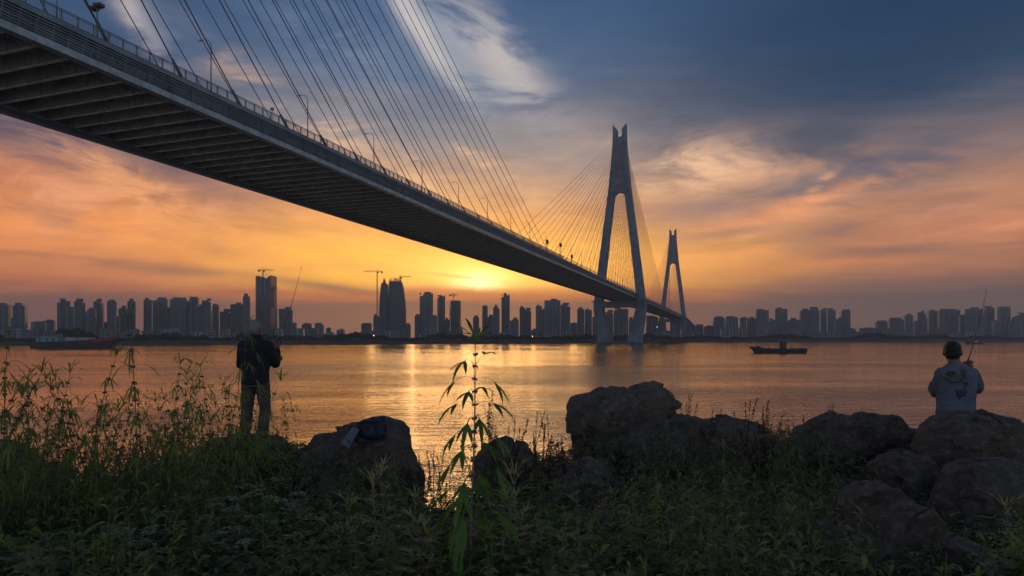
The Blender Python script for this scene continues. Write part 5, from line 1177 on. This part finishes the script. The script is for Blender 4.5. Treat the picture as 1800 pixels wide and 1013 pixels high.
# the bright plant in the middle
sm, lv, wm, main = motherwort(1.62, 5, L0=0.48, L1=0.22, dr=2.9, nodes=22, w=0.0135, rich=True, wh0=0.36, bend=0.012, lobes=(5, 3), stem_r=0.0085, whr=0.016)
Yc = 3.0; xg = (822 - CX) / F * Yc; zb = ground(xg, Yc) - 0.05; ht = (W(0, 592, Yc).z - zb)
r = plant_proto('motherwort', [('stem', sm, m_stemp), ('F', (lv, wm), [m_leafb, mat('pink_whorl', (0.13, 0.07, 0.07), 0.8, 0.3, 60, col2=(0.42, 0.20, 0.26))])], 'tall bright green motherwort in the centre with drooping leaves, rising past the far shore', 'plant', 'motherwort stems on the near bank')
r.location = (xg, Yc, zb); r.scale = (0.92, 0.92, ht / 1.66); r.rotation_euler = (0, 0, 0.35)
sm2, lv2, wm2, _ = motherwort(0.8, 77, L0=0.19, L1=0.13, dr=1.6, nodes=14, w=0.0052, wh0=0.1, bend=0.02, lobes=(3, 3), stem_r=0.006, whr=0.014)
m_whp = mat('pink_whorl_pale', (0.20, 0.12, 0.12), 0.8, 0.3, 60, col2=(0.36, 0.22, 0.24))
pp = None
for (px, yt, Y, rz, lb) in [(668, 838, 3.3, 0, 'pale pink-whorled motherwort lower left of the bright centre plant, front of a pair'), (690, 822, 3.45, 1, 'pale pink-whorled motherwort lower left of the bright centre plant, back of a pair'), (740, 905, 3.1, 2, 'low pale motherwort just left of the bright centre plant base'), (886, 818, 3.3, 3, 'pale pink-whorled motherwort right of the bright centre plant'), (868, 880, 3.0, 4, 'short pale motherwort tucked at the right side of the bright plant base'), (1788, 885, 3.2, 5, 'pale wispy motherwort at the right edge over the mossy boulder'), (640, 930, 3.4, 6, 'small pale motherwort at the bottom left of the pink-whorled pair'),
    (612, 872, 3.8, 2.3, 'pale motherwort under the bag boulder, left of the pink-whorled pair'), (716, 862, 3.7, 3.1, 'pale motherwort between the pink-whorled pair and the bright plant'), (768, 925, 3.1, 1.4, 'low pale motherwort touching the left leaves of the bright plant'), (838, 925, 3.2, 4.4, 'low pale motherwort touching the right leaves of the bright plant'), (908, 866, 3.6, 5.1, 'pale motherwort one stem further right of the bright plant'), (938, 905, 3.4, 0.7, 'low pale motherwort left of the rounded grey boulder'), (975, 940, 3.2, 2.9, 'low pale motherwort at the bottom below the rounded grey boulder'), (580, 930, 3.5, 3.7, 'low pale motherwort at the bottom below the small pale stone'), (1120, 905, 3.8, 1.9, 'pale motherwort among dark weeds right of the rounded grey boulder'), (1235, 900, 4.0, 0.3, 'pale motherwort among dark weeds under the tall reddish clump')]:
    if pp is None:
        pp = plant_proto('motherwort', [('stem', sm2, m_stemp), ('F', (lv2, wm2), [m_leafp, m_whp])], lb, 'plant', 'pale motherwort stems in the foreground'); o = pp
    else: o = copy_tree(pp); tag(o, lb)
    x = (px - CX) / F * Y; zb = ground(x, Y) - 0.02; o.location = (x, Y, zb); o.rotation_euler = (0, 0, rz * 1.1); o.scale = (1, 1, (W(0, yt, Y).z - zb) / 0.84)

# seed stalks (dock, amaranth) dark against the water
def seedstalk(seed, nb, dense, spread=0.5):
    rs = random.Random(seed); st = MB(); V_, F_ = [], []
    def br(p, d, L, r, cl):
        pts = [Vector(p)]; d = Vector(d).normalized(); n = 8
        for i in range(n): d = (d + Vector((rs.uniform(-.1, .1), rs.uniform(-.1, .1), 0.12))).normalized(); pts.append(pts[-1] + d * L / n)
        st.tube(pts, [r * (1 - 0.7 * i / n) for i in range(n + 1)], 4)
        for k in range(int(cl * L * 240)):
            f = rs.uniform(0.25, 1.0); i = min(n - 1, int(f * n)); c = pts[i].lerp(pts[i + 1], f * n - i)
            rr = dense * (1.25 - f) * 1.2
            c = c + Vector((rs.gauss(0, rr), rs.gauss(0, rr), rs.gauss(0, rr * 0.8)))
            a = Vector((rs.uniform(-1, 1), rs.uniform(-1, 1), rs.uniform(-1, 1))).normalized(); b = a.cross(Vector((rs.uniform(-1, 1), rs.uniform(-1, 1), 1))).normalized(); s = rs.uniform(0.003, 0.0065)
            o = len(V_); V_.extend([c - a * s * 1.5, c - b * s, c + a * s * 1.5, c + b * s]); F_.append((o, o + 1, o + 2, o + 3))
        return pts
    m_ = br((0, 0, 0), (0, 0, 1), 1.0, 0.004, 0.9)
    for b in range(nb):
        f = rs.uniform(0.3, 0.85); i = int(f * 8); a = rs.uniform(0, 6.28); br(m_[i], (math.cos(a) * spread, math.sin(a) * spread, 1), rs.uniform(0.25, 0.45) * (1.2 - f * 0.5), 0.0025, 1.1)
    return st, mesh_of(V_, F_, 'seed_head')
SP = [seedstalk(1, 5, 0.008), seedstalk(2, 9, 0.007, 0.45), seedstalk(3, 7, 0.009, 0.6), seedstalk(4, 12, 0.016, 0.25)]
sprot = {}
SL = [(866, 708, 6.2, 3, 'dark dense cone-shaped seed stalk right of the bright centre plant'), (905, 728, 6.4, 0, 'slim dark seed stalk, first after the cone-shaped one'), (932, 722, 6.5, 1, 'branched dark seed stalk halfway to the largest boulder'), (953, 742, 6.3, 2, 'short dark seed stalk nearest to the golden water'), (972, 728, 6.4, 1, 'branched dark seed stalk near the left side of the largest boulder'), (990, 760, 6.2, 0, 'low dark seed stalk touching the largest boulder'), (845, 770, 6.3, 2, 'low seed stalk between bright plant and cone-shaped stalk'), (885, 770, 6.2, 1, 'low bushy seed stalk under the cone-shaped one'), (760, 790, 6.4, 0, 'reddish seed stalk in the gap right of the bag boulder'), (742, 800, 6.3, 2, 'reddish seed stalk hugging the bag boulder'), (782, 800, 6.2, 1, 'reddish seed stalk left of the bright centre plant'), (1008, 800, 6.0, 1, 'seed stalk before the left foot of the largest boulder'),
      (1208, 690, 7.0, 0, 'bare thin seed stalk just right of the largest boulder'), (1250, 715, 7.0, 0, 'short seed stalk between largest boulder and reddish peaked rock'), (1305, 702, 6.6, 1, 'reddish seed stalk, leftmost of the tall clump on the right'), (1322, 706, 6.5, 2, 'reddish seed stalk, second of the tall clump on the right'), (1342, 712, 6.6, 1, 'reddish seed stalk in the middle of the tall clump'), (1362, 722, 6.4, 3, 'dense reddish seed stalk, rightmost of the tall clump'), (1385, 748, 6.4, 2, 'low reddish seed stalk right of the tall clump'), (1282, 745, 6.6, 2, 'low reddish seed stalk left of the tall clump'), (1445, 712, 6.4, 1, 'green-brown seed stalk standing before the touching boulders'), (1416, 728, 6.4, 0, 'thin curved seed stalk left of the touching boulders'), (1395, 765, 6.2, 1, 'short seed stalk at the left foot of the touching boulders'),
      (1230, 760, 6.3, 1, 'seed stalk growing on the broad overgrown boulder, left'), (1180, 800, 6.0, 2, 'seed stalk growing before the broad overgrown boulder, centre'), (1330, 770, 6.0, 3, 'dark seed stalk before the broad overgrown boulder, right'), (1785, 735, 5.6, 2, 'pale seed stalk at the right edge behind the mossy boulder'), (1760, 752, 5.5, 0, 'thin stalk near the right edge on the broad boulder')]
for (px, yt, Y, kd, lb) in SL:
    mm = m_seed if not (px in (1445, 1416, 1785, 1760, 1208, 1395)) else m_mug
    key = (kd, mm.name)
    if key not in sprot:
        r = empty('seed_stalk'); SP[kd][0].build('stem', m_dry if mm is m_seed else m_stem, r); q = SP[kd][1].copy(); link('seed_head', q, mm, r); sprot[key] = r; o = r
    else: o = copy_tree(sprot[key])
    x = (px - CX) / F * Y; zb = ground(x, Y) - 0.05; s = (W(0, yt, Y).z - zb) / 1.0; sx = 0.6 + 0.4 * s
    tag(o, lb, 'plant', 'dark seed stalks along the bank'); o.location = (x, Y, zb); o.scale = (sx, sx, s); o.rotation_euler = (0, 0, random.uniform(0, 6.28))
# umbel plants
def umbel(seed):
    rs = random.Random(seed); st = MB(); V_, F_ = [], []
    pts = [Vector((0, 0, 0)), Vector((rs.uniform(-.03, .03), 0, 0.35)), Vector((rs.uniform(-.06, .06), rs.uniform(-.03, .03), 0.7)), Vector((rs.uniform(-.09, .09), rs.uniform(-.04, .04), 1.0))]
    st.tube(pts, [0.0045, 0.004, 0.0032, 0.0025], 5); heads = [(pts[-1], 0.072)]
    for k in range(3):
        a = rs.uniform(0, 6.28); b0 = pts[1 + k % 2]; e = b0 + Vector((math.cos(a) * 0.13, math.sin(a) * 0.13, rs.uniform(0.2, 0.34))); st.tube([b0, b0.lerp(e, 0.5) + Vector((math.cos(a) * 0.03, math.sin(a) * 0.03, 0)), e], [0.003, 0.0025, 0.002], 4); heads.append((e, 0.048))
    for hp, hr in heads:
        for k in range(20):
            a = rs.uniform(0, 6.28); rr = hr * math.sqrt(rs.random()); c = hp + Vector((math.cos(a) * rr, math.sin(a) * rr, 0.035 - rr * 0.25)); st.tube([hp, c], [0.0012, 0.0009], 3)
            for q in range(12):
                s = rs.uniform(0.003, 0.0055); c2 = c + Vector((rs.gauss(0, .0065), rs.gauss(0, .0065), rs.gauss(0, .0022))); n = Vector((rs.uniform(-.5, .5), rs.uniform(-.5, .5), 1)).normalized(); u = n.cross(Vector((1, 0.3, 0))).normalized(); v = n.cross(u)
                o = len(V_); V_.extend([c2 - u * s, c2 - v * s, c2 + u * s, c2 + v * s]); F_.append((o, o + 1, o + 2, o + 3))
    LV, LF = [], []
    for k in range(7):
        f = rs.uniform(0.1, 0.75); a = rs.uniform(0, 6.28); p = Vector((0, 0, f)); palmate(LV, LF, p, a, 0.13, 5, rs, 5, 0.005, 0.6)
    return st, mesh_of(V_, F_, 'umbel_head'), mesh_of(LV, LF, 'leaves')
UP_ = [umbel(s) for s in (1, 2, 3)]; uprot = {}
UL = [(350, 856, 4.6), (372, 848, 4.8), (430, 852, 4.7), (443, 868, 4.4), (405, 872, 4.5), (372, 888, 4.2), (412, 893, 4.1), (325, 880, 4.4), (290, 905, 4.0), (510, 890, 4.3), (518, 868, 4.5), (515, 935, 3.8), (455, 905, 4.0), (205, 940, 3.7), (187, 932, 3.8), (165, 968, 3.5), (250, 930, 3.8), (232, 955, 3.5), (395, 930, 3.7), (350, 945, 3.6), (486, 842, 4.9), (470, 880, 4.2), (540, 905, 4.1), (270, 968, 3.4), (440, 955, 3.5)]
xdesc = lambda px: 'below the left reeds' if px < 300 else 'below the white-haired person' if px < 460 else 'below the bag boulder'
UL.sort()
for i, (px, yt, Y) in enumerate(UL):
    kd = i % 3
    if kd not in uprot:
        r = empty('umbel_plant'); UP_[kd][0].build('stem', m_stem, r); uf = MB(); uf.add([v.co[:] for v in UP_[kd][2].vertices], [tuple(p.vertices) for p in UP_[kd][2].polygons]); uf.add([v.co[:] for v in UP_[kd][1].vertices], [tuple(p.vertices) for p in UP_[kd][1].polygons], 1); uf.build('foliage', [m_leafp, m_umb], r, fix=False); uprot[kd] = r; o = r
    else: o = copy_tree(uprot[kd])
    x = (px - CX) / F * Y; zb = ground(x, Y) - 0.03; s = (W(0, yt, Y).z - zb) / 1.02
    tag(o, 'pale flat-headed umbel %s, %s of its kind from the left' % (xdesc(px), ordw[i]), 'plant', 'pale umbel plants at lower left'); o.location = (x, Y, zb); o.scale = (0.6 + .4 * s, 0.6 + .4 * s, s); o.rotation_euler = (0, 0, random.uniform(0, 6.28))

# ------------------------------------------------------------------ undergrowth: masses nobody could count
vyl = [(-300, 790), (0, 790), (60, 810), (110, 810), (200, 815), (330, 790), (360, 772), (400, 764), (520, 776), (540, 795), (600, 825), (715, 805), (730, 840), (760, 890), (800, 862), (850, 800), (930, 805), (1000, 770), (1090, 755), (1110, 765), (1190, 745), (1210, 738), (1250, 735), (1290, 755), (1320, 722), (1380, 735), (1410, 772), (1500, 785), (1600, 765), (1640, 780), (1720, 790), (1790, 765), (1860, 745), (2200, 750)]
def inpoly(x, y, P):
    c = False; j = len(P) - 1
    for i in range(len(P)):
        if (P[i][1] > y) != (P[j][1] > y) and x < (P[j][0] - P[i][0]) * (y - P[i][1]) / (P[j][1] - P[i][1]) + P[i][0]: c = not c
        j = i
    return c
def spots(n, y0, y1, h0, h1, seed, px0=-120, px1=1920, keep=0.08, powr=1.0, dfn=None, voff=0):
    rs = random.Random(seed); out = []
    tries = 0
    while len(out) < n and tries < n * 20:
        tries += 1
        Y = y0 + (y1 - y0) * rs.random() ** powr; px = rs.uniform(px0, px1); x = (px - CX) / F * Y
        if Y < 3.3 and 730 < px < 900 and rs.random() < 0.85: continue
        if dfn and rs.random() > dfn(px, Y): continue
        g = ground(x, Y); lim = CAMZ - (float(np.interp(px, [a for a, _ in vyl], [b for _, b in vyl])) + rs.uniform(-12, 55) - voff - HY) / F * Y
        h = min(rs.uniform(h0, h1), lim - g)
        if h < 0.05: continue
        blocked = False
        for yy in (g + h * 0.97, g + h * 0.7):
            py = HY + (CAMZ - yy) * F / Y
            for P, Yr, yc_ in ROCKS:
                if Y < Yr + 0.1 and py < yc_ and inpoly(px, py, P): blocked = True; break
            if blocked: break
        if blocked and rs.random() > keep: continue
        out.append((x, Y, g, h, rs.uniform(0, 6.28)))
    return out
def clump_leaves(seed, n, shape):
    """unit clump (height 1): returns Nx4x3 quads"""
    rs = random.Random(seed); V_, F_ = [], []
    if shape == 'broad':
        for k in range(n):
            z = rs.random() ** 0.7; a = rs.uniform(0, 6.28); rr = rs.uniform(0.05, 0.42) * (1.15 - z * 0.6); p = Vector((math.cos(a) * rr, math.sin(a) * rr, z * 0.95)); d = Vector((math.cos(a), math.sin(a), rs.uniform(-0.3, 0.6))).normalized(); L = rs.uniform(0.09, 0.19)
            s = d.cross(Vector((0, 0, 1))).normalized(); w = L * rs.uniform(0.28, 0.45); m1 = p + d * L * 0.5; e = p + d * L + Vector((0, 0, -L * 0.35))
            V_.append([p, m1 - s * w, e, m1 + s * w])
    elif shape == 'mug':
        for b in range(7):
            a = rs.uniform(0, 6.28); le = rs.uniform(0.06, 0.5); tip = Vector((math.cos(a) * le, math.sin(a) * le, rs.uniform(0.5, 1.0))); b0 = Vector((math.cos(a) * 0.04, math.sin(a) * 0.04, 0))
            s = Vector((-math.sin(a), math.cos(a), 0)) * 0.004; V_.append([b0 - s, b0 + s, tip + s * 0.3, tip - s * 0.3])
            for k in range(n // 7):
                f = rs.uniform(0.15, 1); p = b0.lerp(tip, f); a2 = rs.uniform(0, 6.28); L = rs.uniform(0.08, 0.20) * (1.3 - f * 0.7); d = Vector((math.cos(a2), math.sin(a2), rs.uniform(-0.1, 0.9))).normalized(); sd = d.cross(Vector((rs.uniform(-.5, .5), rs.uniform(-.5, .5), 1))).normalized() * L * rs.uniform(0.08, 0.16); m1 = p + d * L * 0.45 + Vector((0, 0, L * 0.06))
                V_.append([p, m1 - sd, p + d * L - Vector((0, 0, L * 0.2)), m1 + sd])
    elif shape == 'grass':
        for k in range(n // 2):
            a = rs.uniform(0, 6.28); b0 = Vector((rs.gauss(0, .06), rs.gauss(0, .06), 0)); le = rs.uniform(0.1, 0.6); h = rs.uniform(0.5, 1.0); m1 = b0 + Vector((math.cos(a) * le * 0.35, math.sin(a) * le * 0.35, h * 0.65)); e = b0 + Vector((math.cos(a) * le, math.sin(a) * le, h * (1 - 0.45 * le))); s = Vector((-math.sin(a), math.cos(a), 0)) * 0.011
            V_.append([b0 - s, b0 + s, m1 + s, m1 - s]); V_.append([m1 - s, m1 + s, e + s * 0.1, e - s * 0.1])
    elif shape == 'seed':
        for b in range(5):
            a = rs.uniform(0, 6.28); le = rs.uniform(0.02, 0.22); tip = Vector((math.cos(a) * le, math.sin(a) * le, rs.uniform(0.7, 1))); s = Vector((-math.sin(a), math.cos(a), 0)) * 0.005; V_.append([-s, s, tip + s * 0.3, tip - s * 0.3])
            for k in range(n // 5):
                f = rs.uniform(0.35, 1); c = tip * f + Vector((rs.gauss(0, .013), rs.gauss(0, .013), rs.gauss(0, .013))); u = Vector((rs.uniform(-1, 1), rs.uniform(-1, 1), rs.uniform(-1, 1))).normalized() * 0.011; v = u.cross(Vector((rs.uniform(-1, 1), rs.uniform(-1, 1), rs.uniform(-1, 1)))).normalized() * 0.007; V_.append([c - u, c - v, c + u, c + v])
    return np.array([[tuple(p) for p in q] for q in V_])
def mass(name, shape, sp, mats, seed, n=70, wid=1.0, leafscale=0.5):
    prs = [clump_leaves(seed * 10 + k, n, shape) for k in range(6)]; out = []; mi = []
    for i, (x, y, z, h, a) in enumerate(sp):
        q = prs[i % 6]; c, s = math.cos(a), math.sin(a); k = wid * (0.25 + h * leafscale)
        X_ = (q[..., 0] * c - q[..., 1] * s) * k + x; Y_ = (q[..., 0] * s + q[..., 1] * c) * k + y; Z_ = q[..., 2] * h + z - 0.02
        out.append(np.stack([X_, Y_, Z_], -1).reshape(-1, 3)); mi.append(np.full(len(q), (i * 7 + i // 3) % len(mats)))
    o = np_mesh(name, np.concatenate(out), 4, mats, mi=np.concatenate(mi)); return tag(o, kind='stuff')
lft = lambda px, Y: 1.0 if px < 1000 else 0.35
rgt = lambda px, Y: 1.0 if px > 1000 else 0.25
mass('broadleaf_weeds', 'broad', spots(2100, 2.2, 8.8, 0.2, 0.65, 1, dfn=lft), [m_dkleaf, m_leaf, m_dkleaf, m_mug], 1, 80, 0.9)
mass('broadleaf_groundcover', 'broad', spots(1600, 3.0, 9.2, 0.08, 0.25, 2), [m_dkleaf, m_leaf, m_grass], 2, 50, 1.0)
mass('mugwort_thicket', 'mug', spots(2600, 2.4, 8.8, 0.3, 0.9, 3, dfn=rgt), [m_mug, m_dkleaf, m_mug, m_leaf, m_dkleaf], 3, 150, 1.0)
mass('grass_tufts', 'grass', spots(650, 2.2, 8.6, 0.2, 0.6, 4), [m_grass, m_dkleaf, m_leafp, m_dkleaf], 4, 30, 1.0)
mass('seed_weeds', 'seed', spots(420, 4.0, 8.4, 0.3, 0.8, 5, px0=700, px1=1500), [m_seed, m_dry, m_seed], 5, 90, 0.9)
mass('left_thicket', 'mug', [(x, y, z, h * 1.0, a) for x, y, z, h, a in spots(800, 4.2, 6.8, 0.4, 1.3, 6, px0=-60, px1=345, voff=55)], [m_leaf, m_dkleaf, m_mug], 6, 100, 0.7)
mass('dry_curtain', 'seed', spots(110, 6.4, 7.6, 0.5, 1.0, 8, px0=700, px1=790, keep=0.9), [m_dry, m_seed], 8, 70, 0.8)
# yellow-green shrub at the bottom right corner
cen = []
rs_ = np.random.default_rng(3); n_ = 2600; cc = W(1802, 985, 2.9)
pts_ = rs_.normal(size=(n_, 3)) * np.array([0.06, 0.06, 0.085]) + np.array(cc) + np.array([0.02, 0, -0.03])
r = empty('yellow_shrub', (cc.x, 2.9, cc.z - 0.35), label='small yellow-green shrub in the bottom right corner', cat='shrub')
o = np_mesh('foliage', quads_cloud(pts_ - np.array([cc.x, 2.9, cc.z - 0.35]), 0.0075, rs_), 4, leafmat('yellow_leaf', (0.22, 0.26, 0.07), (0.32, 0.36, 0.11), 0.4), r)
mb = MB()
for k in range(9):
    a = k * 0.7; mb.tube([(0.02 * math.cos(a), 0.02 * math.sin(a), -0.1), (0.05 * math.cos(a), 0.05 * math.sin(a), 0.2), (0.09 * math.cos(a), 0.09 * math.sin(a), 0.42)], [0.004, 0.003, 0.0015], 4)
mb.build('stem', m_stemp, r)
# ------------------------------------------------------------------ haze
HZ = 0.00025
mb = MB(); mb.box(-3200, 3200, -120, 3000, -5, 224)
hz = mb.build('haze'); tag(hz, kind='stuff')
m = bpy.data.materials.new('haze_air'); m.use_nodes = True; nt = m.node_tree; nt.nodes.clear()
pv = nt.nodes.new('ShaderNodeVolumePrincipled'); pv.inputs['Density'].default_value = HZ; pv.inputs['Color'].default_value = (0.86, 0.88, 0.92, 1); pv.inputs['Anisotropy'].default_value = 0.2
ou = nt.nodes.new('ShaderNodeOutputMaterial'); nt.links.new(pv.outputs[0], ou.inputs['Volume']); hz.data.materials.append(m)
